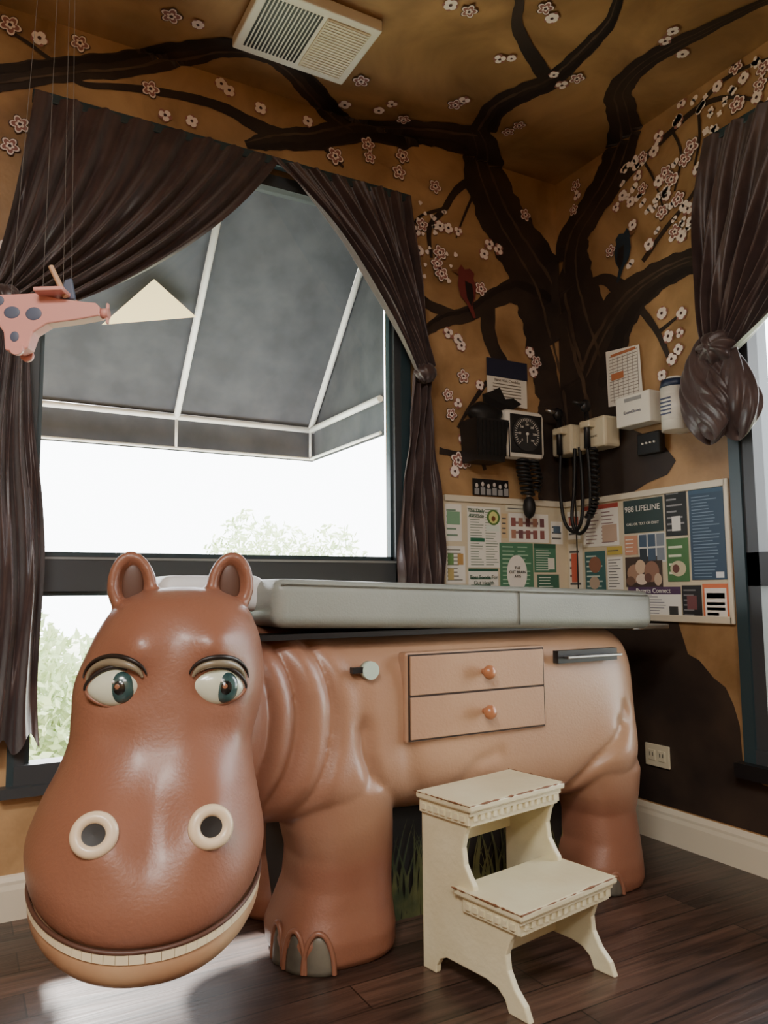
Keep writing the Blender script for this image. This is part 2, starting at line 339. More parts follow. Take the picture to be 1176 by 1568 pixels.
for j_,(k,mu,sh) in enumerate((('C',.05,.3),('C',.035,-.25),('D',.06,.25),('D',.04,-.35),('E',.07,.35),('E',.05,.05),('A',.10,-.35),('B',.10,-.4),('C2',.12,.3))):
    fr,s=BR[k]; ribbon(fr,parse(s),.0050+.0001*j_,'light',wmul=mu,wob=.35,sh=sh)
def poly(key,fr,pts,off):
    V,F=MV.setdefault(key,([],[])); k=len(V)
    for s,h in pts: V.append(fold(fr,s,h,off))
    F.append(tuple(range(k,k+len(pts))))
poly('bark','R',[(.004,.14),(.004,.86),(.62,.86),(.64,.80),(.66,.74),(.71,.72),(.77,.66),(.82,.63),(.85,.57),(.87,.5),(.875,.36),(.95,.31),(1.2,.29),(1.6,.24),(1.9,.14)],.003)
poly('bark','R',[(.004,1.4),(.004,1.75),(.28,1.8),(.36,1.72),(.44,1.66),(.52,1.62),(.6,1.56),(.645,1.5),(.6,1.45),(.5,1.43),(.42,1.4)],.0031)
FL="L-2410,2901,35 L-2319,2887,27 L-2190,2915,32 C-1927,-231,36 C-1836,-235,23 L-1945,2825,33 L-1682,2933,25 L-1651,2916,25 L-2368,2559,31 L-2395,2475,30 L-2401,2127,21 L-1891,2740,24 L-1792,2747,24 L-1523,2884,26 L-1322,2891,24 C-1199,-241,33 C-1191,-81,27 C-1051,-114,24 C-1025,-176,24 C-930,-109,30 L-1199,2777,38 L-1046,2873,33 L-1037,2817,28 L-876,2868,34 L-894,2789,34 L-709,2772,32 C-1113,-731,26 C-1041,-737,29 C-803,-598,24 C-767,-622,19 C-821,-873,29 C-771,-849,25 C-497,-596,26 C-472,-653,30 C-566,-628,20 C-796,-295,32 C-780,-333,26 C-488,-249,28 C-476,-309,28 R-146,2892,31 R-152,2841,25 R-127,2781,28 L-200,2764,31 C-352,-1007,23 C-337,-960,24 C-225,-944,24 R-756,2949,24 R-922,2918,23 R-1004,2947,30 R-1033,2884,24 R-1000,2800,34 R-1095,2820,29 R-1080,2779,24 R-1112,2873,29 R-636,2870,27 R-546,2824,28 R-609,2820,27 R-736,2877,24 R-792,2743,36 R-758,2706,31 R-660,2699,32 R-691,2656,32 R-626,2680,27 R-430,2709,26 R-472,2660,25 R-390,2674,23 R-539,2687,28 R-518,2756,25 R-635,2542,32 R-718,2559,32 R-695,2431,32 R-725,2399,26 R-774,2438,26 R-561,2432,27 R-478,2554,25 R-346,2490,29 R-762,2498,26 R-662,2600,24 R-816,2635,26 L-780,2579,31 L-814,2542,26 L-688,2595,26 L-643,2596,26 L-590,2593,23 L-690,2471,35 L-705,2417,32 L-682,2377,35 L-801,2339,25 L-448,2517,27 L-365,2557,27 L-417,2570,27 L-470,2349,33 L-799,2457,26 L-652,2115,26 L-601,2094,26 L-584,2067,26 L-195,2094,27 L-157,2053,31 L-178,2003,27 L-576,1929,32 L-488,1901,23 L-658,1837,28 L-607,1805,23 L-642,1752,28 L-557,1702,34 L-582,1650,26 L-612,1553,37 L-571,1547,29 L-630,1503,25 R-612,2117,27 R-639,2012,27 R-650,1914,26 R-707,2086,26 R-684,1945,24 R-598,1860,24 R-694,2009,21"
def lobes(key,fr,s,h,r,off,k,lobe,ph):
    V,F=MV.setdefault(key,([],[])); k0=len(V); n=6*k
    V.append(fold(fr,s,h,off))
    for i in range(n):
        a=2*math.pi*i/n; rr=r*(lobe+(1-lobe)*abs(math.sin((a)*k/2)))
        V.append(fold(fr,s+rr*math.cos(a+ph),h+rr*math.sin(a+ph),off))
    for i in range(n): F.append((k0,k0+1+i,k0+1+(i+1)%n))
for i,p in enumerate(parse(FL)):
    fr='R' if p[0]=='R' else 'L'; s,h=unfold(fr,p); r=p[3]*.98; ph=random.uniform(0,6)
    if r>.027:
        lobes('dark',fr,s,h,r*1.16,.0060,5,.62,ph); lobes('white',fr,s,h,r*1.05,.0068,5,.6,ph); lobes('pink',fr,s,h,r*.86,.0074,5,.55,ph); lobes('white',fr,s,h,r*.48,.008,5,.6,ph); lobes('dark',fr,s,h,r*.2,.0086,3,.9,ph)
    else:
        nq=random.choice((3,4,4,5)); 
        lobes('pink',fr,s,h,r*1.15,.0062,5,.7,ph)
        for q in range(nq):
            a=ph+q*2*math.pi/nq; lobes('white',fr,s+.55*r*math.cos(a),h+.55*r*math.sin(a),r*.5,.0068+.0002*q,2,.85,a)
        lobes('dark',fr,s,h,r*.26,.0086,3,.9,ph)
rr=random.Random(3)
for i in range(46):
    s=rr.uniform(.42,.86); h=rr.uniform(2.38,2.9)+ .1*(s-.5); r=rr.uniform(.010,.017)
    for q in range(2): lobes('white','R',s+q*r,h+q*r*.7,r,.0070,2,.8,rr.uniform(0,6))
for i in range(22):
    s=rr.uniform(.86,1.2); h=rr.uniform(2.74,2.94); r=rr.uniform(.012,.02); lobes('white','R',s,h,r,.0071,4,.6,rr.uniform(0,6))
for i in range(26):
    s=rr.uniform(-.82,-.6); h=rr.uniform(2.34,2.68); r=rr.uniform(.008,.014); lobes('white','L',s,h,r,.0071,3,.7,rr.uniform(0,6))
GM={'B':grp('tree_mural'),'R':grp('tree_mural.001'),'C':grp('tree_mural.002')}
for key,m in (('bark',M_trunk),('shade',M_bark2),('light',M_bark3),('pink',M_petal2),('white',M_petal),('dark',M_pdark)):
    V,F=MV[key]; sets={'B':[],'R':[],'C':[]}
    for f in F:
        c=sum((V[i] for i in f),Vector())/len(f); d={'B':-c.y,'R':-c.x,'C':ZC-c.z}; sets[min(d,key=d.get)].append(f)
    for q,FF in sets.items():
        if not FF: continue
        used=sorted({i for f in FF for i in f}); mp={i:n for n,i in enumerate(used)}
        VV=[V[i].copy() for i in used]
        for v in VV:
            if q=='B': v.y=max(v.y,-.012)
            elif q=='R': v.x=max(v.x,-.012)
            else: v.z=max(v.z,ZC-.012)
        mesh('painted_'+key,VV,[tuple(mp[i] for i in f) for f in FF],m,GM[q])
def flat(name,fr,pts,off,m,parent): 
    return mesh(name,[fold(fr,s,h,off) for s,h in pts],[tuple(range(len(pts)))],m,parent)
def bird(name,fr,s,h,k,m,flip=1):
    g2=grp(name); pr=[(-.02,.115),(0,.095),(.03,.105),(.055,.085),(.05,.06),(.065,.02),(.06,-.03),(.04,-.07),(.06,-.13),(.045,-.135),(.01,-.07),(-.025,-.04),(-.04,.01),(-.035,.06),(-.05,.07)]
    flat('body',fr,[(s+flip*a*k,h+b*k) for a,b in pr],.0095,m,g2)
    flat('wing',fr,[(s+flip*a*k,h+b*k) for a,b in [(.0,.04),(.04,.03),(.05,-.03),(.035,-.08),(.01,-.04)]],.0105,M_bark2,g2)
    flat('beak',fr,[(s+flip*a*k,h+b*k) for a,b in [(-.035,.09),(-.075,.075),(-.04,.065)]],.0105,M_wear,g2)
bird('painted_cardinal','L',-.56,2.33,.95,M_red); bird('painted_bluebird','R',.43,2.45,.9,M_blue,-1)

# ------------------------------------------------------------------ curtains
def swag(name,parent,top,ctrl,end,np_,mapf,m,amp=.026,bil=.05,inv=1):
    def fn(u,v):
        t0=(lerp(top[0][0],top[1][0],u),lerp(top[0][1],top[1][1],u)); c=(lerp(ctrl[0][0],ctrl[1][0],u),lerp(ctrl[0][1],ctrl[1][1],u)); e=(lerp(end[0][0],end[1][0],u),lerp(end[0][1],end[1][1],u))
        vv=v**.9; s,h=bez(t0,c,e,vv)
        a=amp*(.55+.45*math.sin(math.pi*v))
        uu=u+.02*math.sin(7*u+3*v)
        d=.06+a*math.sin(2*math.pi*np_*uu+2.5*v)+.35*a*math.sin(2*math.pi*np_*2.3*uu+1.1-3*v)+.012*math.sin(9*v+11*u)*v+bil*math.sin(math.pi*v)*(u if inv>0 else 1-u)*.7+.03*v
        return mapf(s,h,max(d,.022))
    return grid(name,fn,190,46,m,parent)
def hang(name,parent,top,bot,np_,mapf,m,amp=.028,ruff=.02,base=.075):
    def fn(u,v):
        k=v**.55
        s=lerp(lerp(top[0][0],top[1][0],u),lerp(bot[0][0],bot[1][0],u),k)+.012*math.sin(v*9+u*3)
        h=lerp(lerp(top[0][1],top[1][1],u),lerp(bot[0][1],bot[1][1],u),v)+(ruff*math.sin(u*23)*v**6)
        d=base+amp*(.5+.5*v)*math.sin(2*math.pi*np_*u+math.sin(v*5)*.9)+.4*amp*math.sin(2*math.pi*np_*1.9*u+v*6)+.006*math.sin(30*v+9*u)
        return mapf(s,h,max(d,.024))
    return grid(name,fn,120,60,m,parent)
mL=lambda s,h,d:(s,-d,h); mR=lambda s,h,d:(-d,s,h)
c=grp('window_curtain')
swag('left_swag',c,((-2.33,2.66),(-1.46,2.66)),((-2.37,2.25),(-1.80,2.10)),((-2.44,1.95),(-2.34,1.86)),8,mL,M_curt,bil=.07)
swag('right_swag',c,((-1.50,2.66),(-.872,2.66)),((-1.14,2.34),(-.86,2.3)),((-.85,1.86),(-.79,1.92)),7,mL,M_curt,bil=.05,inv=-1)
hang('left_tail',c,((-2.45,1.95),(-2.335,1.90)),((-2.50,.50),(-2.235,.54)),4,mL,M_curt,ruff=.03)
hang('right_tail',c,((-.865,1.90),(-.785,1.92)),((-.965,.62),(-.72,.62)),4,mL,M_curt,base=.06,amp=.022)
box('heading_strip',(-2.335,-.05,2.64),(-.862,-.015,2.675),M_teal,c,.004)
for nm,p in(('tieback_left',(-2.39,-.10,1.92)),('tieback_right',(-.825,-.085,1.89))):
    ellip(nm,p,(.045,.045,.04),M_curt,c,28,18,fn=lambda q:q*(1+.12*math.sin(9*math.atan2(q.y,q.x)+4*q.z)))
c=grp('window_curtain.001')
swag('swag',c,((-.89,2.70),(-1.95,2.70)),((-.80,2.22),(-1.38,2.02)),((-.87,1.84),(-1.0,1.84)),9,mR,M_curt,bil=.05)
box('heading_strip',(-.05,-1.97,2.68),(-.012,-.88,2.715),M_teal,c,.004)
def bun(nl,sw_,ph):
    def f(q):
        a=math.atan2(q.y,q.x)+sw_*q.z; r=1+.20*abs(math.sin(a*nl/2+ph))-.10+.05*math.sin(a*nl*1.6+q.z*4)
        zt=(1+q.z)/2; k=1-.55*zt**1.8
        return Vector((q.x*r*k,q.y*r*k+.12*math.sin(2.5*q.z),q.z*(1+.10*math.sin(math.atan2(q.y,q.x)*3+ph))))
    return f
ellip('gathered_fold_front',(-.115,-.885,1.715),(.07,.115,.185),M_curt,c,140,60,fn=bun(8,.9,.3))
ellip('gathered_fold_back',(-.09,-.985,1.70),(.06,.095,.17),M_curt,c,120,50,fn=bun(7,-.7,1.3))
ellip('gathered_fold_loop',(-.15,-.93,1.65),(.035,.07,.12),M_curt,c,100,40,fn=bun(5,1.4,2.1))
ellip('knot',(-.11,-.935,1.86),(.055,.07,.06),M_curt,c,60,30,fn=lambda q:q*(1+.13*math.sin(7*math.atan2(q.y,q.z)+3*q.x)))

# ------------------------------------------------------------------ hippo exam table
H=grp('hippo_exam_table')
parts=[]
H0=Vector((-2.062,-.837,0)); Xr=Vector((.975,-.222,0)); Yf=Vector((-.222,-.975,0))
def warp(a,z):
    w=min(1,max(0,(.53-z)/.17)); w=w*w*(3-2*w); return z+.052*w*min(1.2,((a+.012)/.25)**2)
def hw(a,b,z,wp=True): return H0+Xr*a+Yf*b+Vector((0,0,warp(a,z) if wp else z))
LV=[(1.008,.052,.03,.02,-.03),(.998,.052,.09,.07,-.10),(.97,.052,.143,.125,-.16),(.92,.048,.178,.165,-.2),(.86,.042,.200,.185,-.22),(.79,.032,.216,.198,-.23),(.72,.024,.212,.207,-.23),(.66,.014,.206,.225,-.22),(.60,.004,.218,.262,-.2),(.54,-.006,.238,.312,-.17),(.48,-.011,.252,.352,-.15),(.42,-.012,.257,.372,-.14),(.375,-.012,.253,.376,-.13),(.345,-.012,.243,.368,-.12),(.328,-.012,.225,.345,-.1)]
Zs=[l[0] for l in LV][::-1]; A_=np.array([l[1:] for l in LV])[::-1]
def lvl(z):
    z=min(max(z,Zs[0]),Zs[-1]); i=np.searchsorted(Zs,z)-1; i=min(max(i,0),len(Zs)-2)
    u=(z-Zs[i])/(Zs[i+1]-Zs[i]); g=lambda k:A_[min(max(k,0),len(Zs)-1)]
    a,b,c_,d=g(i-1),g(i),g(i+1),g(i+2)
    m1=(c_-a)/max(Zs[i+1]-Zs[max(i-1,0)],1e-6)*(Zs[i+1]-Zs[i]); m2=(d-b)/max(Zs[min(i+2,len(Zs)-1)]-Zs[i],1e-6)*(Zs[i+1]-Zs[i])
    return (2*u**3-3*u*u+1)*b+(u**3-2*u*u+u)*m1+(-2*u**3+3*u*u)*c_+(u**3-u*u)*m2
def bumps(a,z):
    g=lambda ca,cz,sa,sz,am: am*math.exp(-((a-ca)/sa)**2-((z-cz)/sz)**2)
    return (g(-.112,.54,.06,.06,.030)+g(.108,.54,.06,.06,.030)
      +g(-.045,.885,.05,.05,.026)+g(.12,.885,.05,.05,.026)
      -g(-.09,.79,.055,.04,.022)-g(.13,.79,.055,.04,.022)
      -g(-.0,.54,.04,.09,.016)-g(-.09,.70,.05,.04,.012)-g(.13,.70,.05,.04,.012))
NE=2.4
def ring(z,th,inf=0):
    ca,hw_,bf,bb=lvl(z); c_,s_=math.cos(th),math.sin(th)
    a=ca+(hw_+inf)*sp(c_,2/NE); b=((bf+inf) if s_>0 else -(bb-inf))*sp(s_,2/NE)
    if s_>0: b+=bumps(a,z)*min(1,s_*1.6)
    return a,b
def surf(a,z):
    ca,hw_,bf,bb=lvl(z); q=min(abs((a-ca)/hw_),.999); b=bf*(1-q**NE)**(1/NE); s_=b/bf; return b+bumps(a,z)*min(1,sp(s_,NE/2)*1.6)
def frame(a,z):
    e=.012; p=hw(a,surf(a,z),z); pa=hw(a+e,surf(a+e,z),z)-hw(a-e,surf(a-e,z),z); pz=hw(a,surf(a,z+e),z+e)-hw(a,surf(a,z-e),z-e)
    n=pz.cross(pa)*-1; n.normalize()
    if n.dot(Yf)<0: n=-n
    r=pa.normalized(); u=n.cross(r)*-1
    if u.z<0: u=-u
    return p,r,n,u
zz=[1.008-(1.008-.328)*(.5-.5*math.cos(math.pi*j/70)) for j in range(71)]
V=[];F=[];NS=96
for z in zz:
    for i in range(NS):
        a,b=ring(z,2*math.pi*i/NS); V.append(hw(a,b,z))
for j in range(70):
    for i in range(NS): k=(i+1)%NS; F.append((j*NS+i,j*NS+k,(j+1)*NS+k,(j+1)*NS+i))
F.append(tuple(range(NS))[::-1]); F.append(tuple(range(70*NS,71*NS)))
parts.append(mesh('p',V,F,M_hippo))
for a,tilt in((-.062,-.10),(.165,.10)):
    M=Matrix((( Xr.x,-Yf.x,0),(Xr.y,-Yf.y,0),(0,0,1)))@Matrix.Rotation(tilt,3,'Y')
    def ear(q):
        r=math.hypot(q.x,q.z-.15)
        y=q.y
        if q.y<0: y=q.y+1.35*math.exp(-(r/.58)**4)
        return Vector((q.x*(1-.25*max(0,-q.z)),y,q.z))
    parts.append(ellip('p',hw(a,.0,1.0),(.058,.036,.095),M_hippo,None,48,40,fn=ear,M=M))
XA,XB=-1.99,-.345
def seg_dist(px,pz,pts):
    best=9
    for (ax,az),(bx,bz) in zip(pts[:-1],pts[1:]):
        dx,dz=bx-ax,bz-az; t=max(0,min(1,((px-ax)*dx+(pz-az)*dz)/(dx*dx+dz*dz))); best=min(best,math.hypot(px-ax-t*dx,pz-az-t*dz))
    return best
CR=[([(-1.485,.62),(-1.48,.54),(-1.44,.43),(-1.35,.28)],.024,.022),([(-.47,.57),(-.53,.50),(-.63,.43),(-.71,.35),(-.74,.31)],.026,.020),
    ([(-1.34,.54),(-1.33,.47),(-1.29,.40)],.009,.03),([(-1.02,.50),(-1.10,.48),(-1.16,.42)],.008,.02)]
def trunk(u,v):
    x=XA+(XB-XA)*(.5-.5*math.cos(math.pi*u)); th=2*math.pi*v
    xi=(x-(XA+XB)/2)/((XB-XA)/2); e=max(0,1-abs(xi)**9)**(1/5)
    lf=min(1,max(0,(-1.45-x)/.5))
    n=3.6; hy=.335*e*(1-.14*lf); zt=.878+.045*lf; zb=.31+.03*lf+.03*math.sin((x+2)*3); zc=(zt+zb)/2; hz=(zt-zb)/2*(.55+.45*e)
    c_,s_=math.cos(th),math.sin(th)
    y=-.455+hy*sp(c_,2/n); z=zc+hz*sp(s_,2/n)
    d=0
    g=lambda cx,cz,sx,sz,am: am*math.exp(-((x-cx)/sx)**2-((z-cz)/sz)**2)
    if c_<0:
        d+=g(-1.57,.40,.12,.13,.045)+g(-.50,.42,.12,.14,.045)+g(-.95,.36,.3,.08,.012)
        for pts,am,wd in CR: d-=am*math.exp(-(seg_dist(x,z,pts)/wd)**2)
        xf=x+.13*((z-.66)/.3)**2
        if -1.88<xf<-1.48:
            q_=(xf+1.88)/.40; w_=min(1,q_*5,(1-q_)*4); w_=w_*min(1,max(0,(z-.36)/.12))
            d+=.028*w_*(abs(math.sin(math.pi*(xf+1.88)/.10))**.8-.35)
        d*=min(1,abs(c_)*1.5)
    return (x,y-d,z)
nu,nv=260,160
V=[trunk(i/nu,j/nv) for i in range(nu+1) for j in range(nv)]
F=[(i*nv+j,i*nv+(j+1)%nv,(i+1)*nv+(j+1)%nv,(i+1)*nv+j) for i in range(nu) for j in range(nv)]
F.append(tuple(range(nv))[::-1]); F.append(tuple(range(nu*nv,(nu+1)*nv)))
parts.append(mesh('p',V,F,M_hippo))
parts.append(ellip('p',(-1.90,-.60,.66),(.19,.25,.285),M_hippo))
parts.append(ellip('p',(-1.95,-.72,.62),(.15,.17,.25),M_hippo))
def leg(cx,cy,prof):
    n=2.7;V=[];NSg=56
    for z,rx,ry,ox,oy in prof:
        for i in range(NSg):
            th=2*math.pi*i/NSg; V.append((cx+ox+rx*sp(math.cos(th),2/n),cy+oy+ry*sp(math.sin(th),2/n),z))
    F=[]
    for j in range(len(prof)-1):
        for i in range(NSg): k=(i+1)%NSg; F.append((j*NSg+i,(j+1)*NSg+i,(j+1)*NSg+k,j*NSg+k))
    F.append(tuple(range(NSg))); F.append(tuple(range((len(prof)-1)*NSg,len(prof)*NSg))[::-1])
    return mesh('p',V,F,M_hippo)
PF=[(0,.158,.160,0,0),(.02,.172,.172,-.005,-.003),(.07,.176,.174,-.007,-.003),(.13,.160,.160,.004,0),(.19,.146,.152,.016,0),(.27,.145,.150,.02,-.005),(.34,.155,.15,.01,-.01),(.44,.16,.14,.0,-.02),(.55,.12,.11,0,0)]
PR=[(0,.125,.14,0,0),(.03,.137,.15,-.004,0),(.08,.134,.148,-.004,0),(.15,.118,.135,.008,0),(.24,.116,.13,.01,.012),(.30,.130,.136,.005,.004),(.38,.142,.14,0,0),(.5,.11,.1,0,0)]
parts.append(leg(-1.515,-.635,PF)); parts.append(leg(-1.515,-.28,PF)); parts.append(leg(-.51,-.66,PR)); parts.append(leg(-.51,-.28,PR))
bm=bmesh.new()
for o in parts: bm.from_mesh(o.data)
for o in parts: bpy.data.objects.remove(o)
me=bpy.data.meshes.new('hippo_body'); bm.to_mesh(me); bm.free(); me.materials.append(M_hippo)
bo=link(bpy.data.objects.new('hippo_body',me),H)
rm=bo.modifiers.new('remesh','REMESH'); rm.mode='VOXEL'; rm.voxel_size=.0065; rm.use_smooth_shade=True
sm=bo.modifiers.new('smooth','SMOOTH'); sm.factor=.5; sm.iterations=5
M_jaw=mat('hippo_jaw_paint',(198,166,128),.42,(168,124,92),4,coat=.2)
M_tooth=mat('hippo_tooth_paint',(226,212,178),.4,coat=.3)
JC=-.012
JL=[(.345,.236,.352),(.330,.246,.364),(.305,.250,.370),(.282,.246,.366),(.264,.232,.350),(.248,.20,.31),(.239,.13,.21),(.237,.04,.07)]
V=[];F=[]
for z,hw2,bf in JL:
    for i in range(80):
        th=2*math.pi*i/80; V.append(hw(JC+hw2*sp(math.cos(th),2/2.3),(bf if math.sin(th)>0 else .12)*sp(math.sin(th),2/2.3),z))
for j in range(len(JL)-1):
    for i in range(80): k=(i+1)%80; F.append((j*80+i,j*80+k,(j+1)*80+k,(j+1)*80+i))
F.append(tuple(range(80))[::-1]); F.append(tuple(range((len(JL)-1)*80,len(JL)*80)))
j=mesh('lower_jaw',V,F,M_jaw,H,smooth=True); s=j.modifiers.new('s','SUBSURF'); s.levels=1; s.render_levels=1
V=[];F=[]
N=36
for i in range(N):
    ang=[math.pi*(.04+.92*(i+q)/N) for q in(.02,.98)]
    k=len(V)
    for rr_ in (-.004,.004):
        for th in ang:
            for z in(.316,.336): V.append(hw(JC+(.246+rr_)*sp(math.cos(th),2/2.35),(.366+rr_)*sp(math.sin(th),2/2.35),z))
    F+=[(k+4,k+5,k+7,k+6),(k,k+4,k+6,k+2),(k,k+1,k+5,k+4),(k+2,k+6,k+7,k+3)]
mesh('teeth',V,F,M_tooth,H)
tube('mouth_line',[hw(JC+.247*sp(math.cos(math.pi*(i/60)),2/2.4),.367*sp(math.sin(math.pi*i/60),2/2.4),.336) for i in range(61)],.0045,mat('mouth_shadow_paint',(84,54,42),.5),H)
M_nring=mat('nostril_ring_paint',(224,202,170),.42,coat=.3); M_hole=mat('nostril_hole',(16,12,10),.5); M_hring=mat('nostril_inner',(108,78,58),.5)
for nm,a,z in(('left',-.110,.540),('right',.106,.535)):
    p,r,n,u=frame(a,z); n=(n*.55+Yf*.6+Vector((0,0,.05))).normalized(); r=(r-n*r.dot(n)).normalized(); u=r.cross(n)*-1
    if u.z<0:u=-u
    tube('nostril_ring_'+nm,[p+n*.001+r*.033*math.cos(t)+u*.031*math.sin(t) for t in [2*math.pi*k/40 for k in range(40)]],.0125,M_nring,H,cyc=True)
    V=[];F=[]
    for jj,(rad,dep) in enumerate([(.034,.006),(.026,.004),(.018,.0035),(.0,.003)]):
        for k in range(32): t=2*math.pi*k/32; V.append(p+n*dep*1.6+r*rad*math.cos(t)+u*rad*math.sin(t))
    for jj in range(3):
        for k in range(32): k2=(k+1)%32; F.append((jj*32+k,jj*32+k2,(jj+1)*32+k2,(jj+1)*32+k))
    mesh('nostril_cup_'+nm,V,F,None,H,True,mats=[M_hring,M_hole],mi=[0]*32+[1]*64)
M_scl=mat('eye_white_paint',(206,210,188),.25,coat=.6); M_iris=mat('eye_iris_teal',(40,66,68),.2,(62,92,90),40,coat=.9); M_pup=mat('eye_pupil',(16,18,18),.15,coat=1); M_brn=mat('eye_reflection_brown',(146,98,72),.3,coat=.8); M_lid=mat('eyelid_line_paint',(36,29,26),.4); M_lid2=mat('eyelid_shade_paint',(132,120,98),.4,coat=.3)
for nm,a,z in(('left',-.086,.795),('right',.126,.790)):
    p,r,n,u=frame(a,z); n=(n*.5+Yf*.7).normalized(); r=(r-n*r.dot(n)).normalized(); u=n.cross(r)*-1
    if u.z<0:u=-u
    tl=.10 if nm=='left' else -.14
    r,u=(r*math.cos(tl)+u*math.sin(tl)),(u*math.cos(tl)-r*math.sin(tl))
    M=Matrix(((r.x,n.x,u.x),(r.y,n.y,u.y),(r.z,n.z,u.z)))
    def alm(q): return Vector((q.x,q.y,q.z*(1-.28*q.x*q.x)))
    c0=p+n*.004
    ellip('eyeball_'+nm,c0,(.059,.024,.041),M_scl,H,44,28,fn=alm,M=M)
    ic=c0+r*(.014)+u*(-.001)
    ellip('iris_'+nm,ic+n*.0085,(.031,.018,.034),M_iris,H,32,20,M=M)
    ellip('pupil_'+nm,ic+n*.0125,(.021,.0155,.024),M_pup,H,32,20,M=M)
    ellip('pupil_reflection_'+nm,ic+n*.0165+r*-.002+u*.002,(.013,.0118,.014),M_brn,H,24,16,M=M)
    ellip('catchlight_'+nm,ic+n*.024+r*-.012+u*.014,(.0035,.003,.0035),M_white,H,14,10,M=M)
    up=[c0+r*(.064*math.cos(t))+u*(.043*math.sin(t)*(1-.25*math.cos(t)**2))+n*(.004+.007*math.sin(t)) for t in [math.pi*k/24 for k in range(25)]]
    tube('upper_lid_'+nm,up,.0045,M_lid,H,radii=[.5+.6*math.sin(math.pi*k/24) for k in range(25)])
    lo=[c0+r*(.061*math.cos(t))+u*(.039*math.sin(t)*(1-.25*math.cos(t)**2))+n*.004 for t in [-math.pi*k/24 for k in range(25)]]
    tube('lower_lid_'+nm,lo,.0045,M_hippo,H)
    def onsurf(da,dz,lift):
        aa=a+da*math.cos(tl)-dz*math.sin(tl); z_=z+da*math.sin(tl)+dz*math.cos(tl); P,_,N_,_=frame(aa,z_); return P+N_*lift
    T_=[math.pi*(.04+.92*k/24) for k in range(25)]
    tube('lid_fold_'+nm,[onsurf(.058*math.cos(t),.012+.041*math.sin(t),.004) for t in T_],.009,M_lid2,H,radii=[.3+.8*math.sin(math.pi*k/24) for k in range(25)])
    tube('brow_line_'+nm,[onsurf(.066*math.cos(t),.016+.050*math.sin(t),.004) for t in T_],.0042,M_lid,H,radii=[.4+.9*math.sin(math.pi*k/24) for k in range(25)])
for nm,a in(('left',-.062),('right',.165)):
    M=Matrix(((Xr.x,Yf.x,0),(Xr.y,Yf.y,0),(0,0,1)))
    ellip('inner_ear_'+nm,hw(a,.002,1.012),(.024,.006,.050),mat('inner_ear_paint',(88,60,48),.5),H,24,16,M=M)
def nail(nm,cx,cy,rx,ry,ang,w=.034,h=.075,n=2.7):
    c_,s_=math.cos(ang),math.sin(ang); p=Vector((cx+rx*sp(c_,2/n),cy+ry*sp(s_,2/n),.0))
    nn=Vector((c_,s_,0)); tt=Vector((-s_,c_,0)); M=Matrix(((tt.x,nn.x,0),(tt.y,nn.y,0),(0,0,1)))
    ellip(nm,p+nn*-.008+Vector((0,0,.002)),(w,.014,h),M_nail,H,30,24,fn=lambda q:Vector((q.x,q.y,max(q.z,0))),M=M)
    tube(nm+'_rim',[p+nn*-.004+tt*(w*1.15*math.cos(t))+Vector((0,0,.004+h*1.1*math.sin(t))) for t in [math.pi*k/20 for k in range(21)]],.007,M_hippo,H)
for i,(an,wd) in enumerate(((186,.026),(212,.030),(240,.036))): nail('front_toenail_%d'%(i+1),-1.522,-.638,.174,.174,math.radians(an),wd,.092)
for i,an in enumerate((196,226,252)): nail('rear_toenail_%d'%(i+1),-.514,-.66,.136,.149,math.radians(an),.024,.06)
def rbox(name,c,h,r,m,parent,shear=0):
    bm=bmesh.new(); bmesh.ops.create_cube(bm,size=1)
    for v in bm.verts: v.co=Vector((c[0]+v.co.x*2*h[0],c[1]+v.co.y*2*h[1],c[2]+v.co.z*2*h[2]+shear*(v.co.x*2*h[0])))
    me=bpy.data.meshes.new(name); bm.to_mesh(me); bm.free(); me.materials.append(m)
    for p in me.polygons: p.use_smooth=True
    o=link(bpy.data.objects.new(name,me),parent); b=o.modifiers.new('b','BEVEL'); b.width=r; b.segments=6; return o
rbox('cushion',(-1.045,-.455,.942),(.71,.345,.066),.035,M_cush,H,shear=-.032)
tube('cushion_seam',[(x,y,.995-.032*(x+1.045)) for x,y in [(-1.74,-.802),(-.35,-.802)]],.003,M_cush,H)
box('cushion_end_seam',(-.94,-.8035,.885),(-.938,-.795,.99),mat('vinyl_seam',(108,112,106),.6),H)
rbox('headrest_pad',(-1.87,-.42,.990),(.15,.24,.05),.035,mat('paper_white_vinyl',(222,222,222),.4),H)
box('table_top_board',(-1.95,-.77,.865),(-.35,-.14,.880),M_black,H)
M_gap=mat('drawer_gap_dark',(52,38,30),.7)
box('drawer_surround',(-1.36,-.803,.562),(-.844,-.76,.818),M_hippo,H,.008)
box('drawer_recess',(-1.352,-.806,.568),(-.852,-.78,.812),M_gap,H)
box('drawer_upper',(-1.347,-.810,.6965),(-.857,-.79,.807),M_hippo,H,.002); box('drawer_lower',(-1.347,-.810,.573),(-.857,-.79,.6905),M_hippo,H,.002)
for i,z in enumerate((.751,.634)):
    cyl('knob_stem_%d'%(i+1),(-1.09,-.80,z),(-1.09,-.828,z),.009,M_wood,H); ellip('knob_%d'%(i+1),(-1.09,-.84,z),(.021,.017,.021),M_wood,H,24,16)
cyl('lock_cap',(-1.47,-.78,.774),(-1.47,-.804,.774),.025,mat('lock_cap_mint',(186,206,192),.3),H); box('lock_latch',(-1.525,-.80,.768),(-1.49,-.78,.784),M_black,H)
box('slot_opening',(-.79,-.805,.757),(-.53,-.78,.797),M_black,H); box('slot_handle',(-.77,-.830,.772),(-.53,-.80,.780),M_steel,H,.002); 
box('pull_out_shelf',(-.36,-.72,.845),(-.17,-.20,.862),M_steel,H,.004)
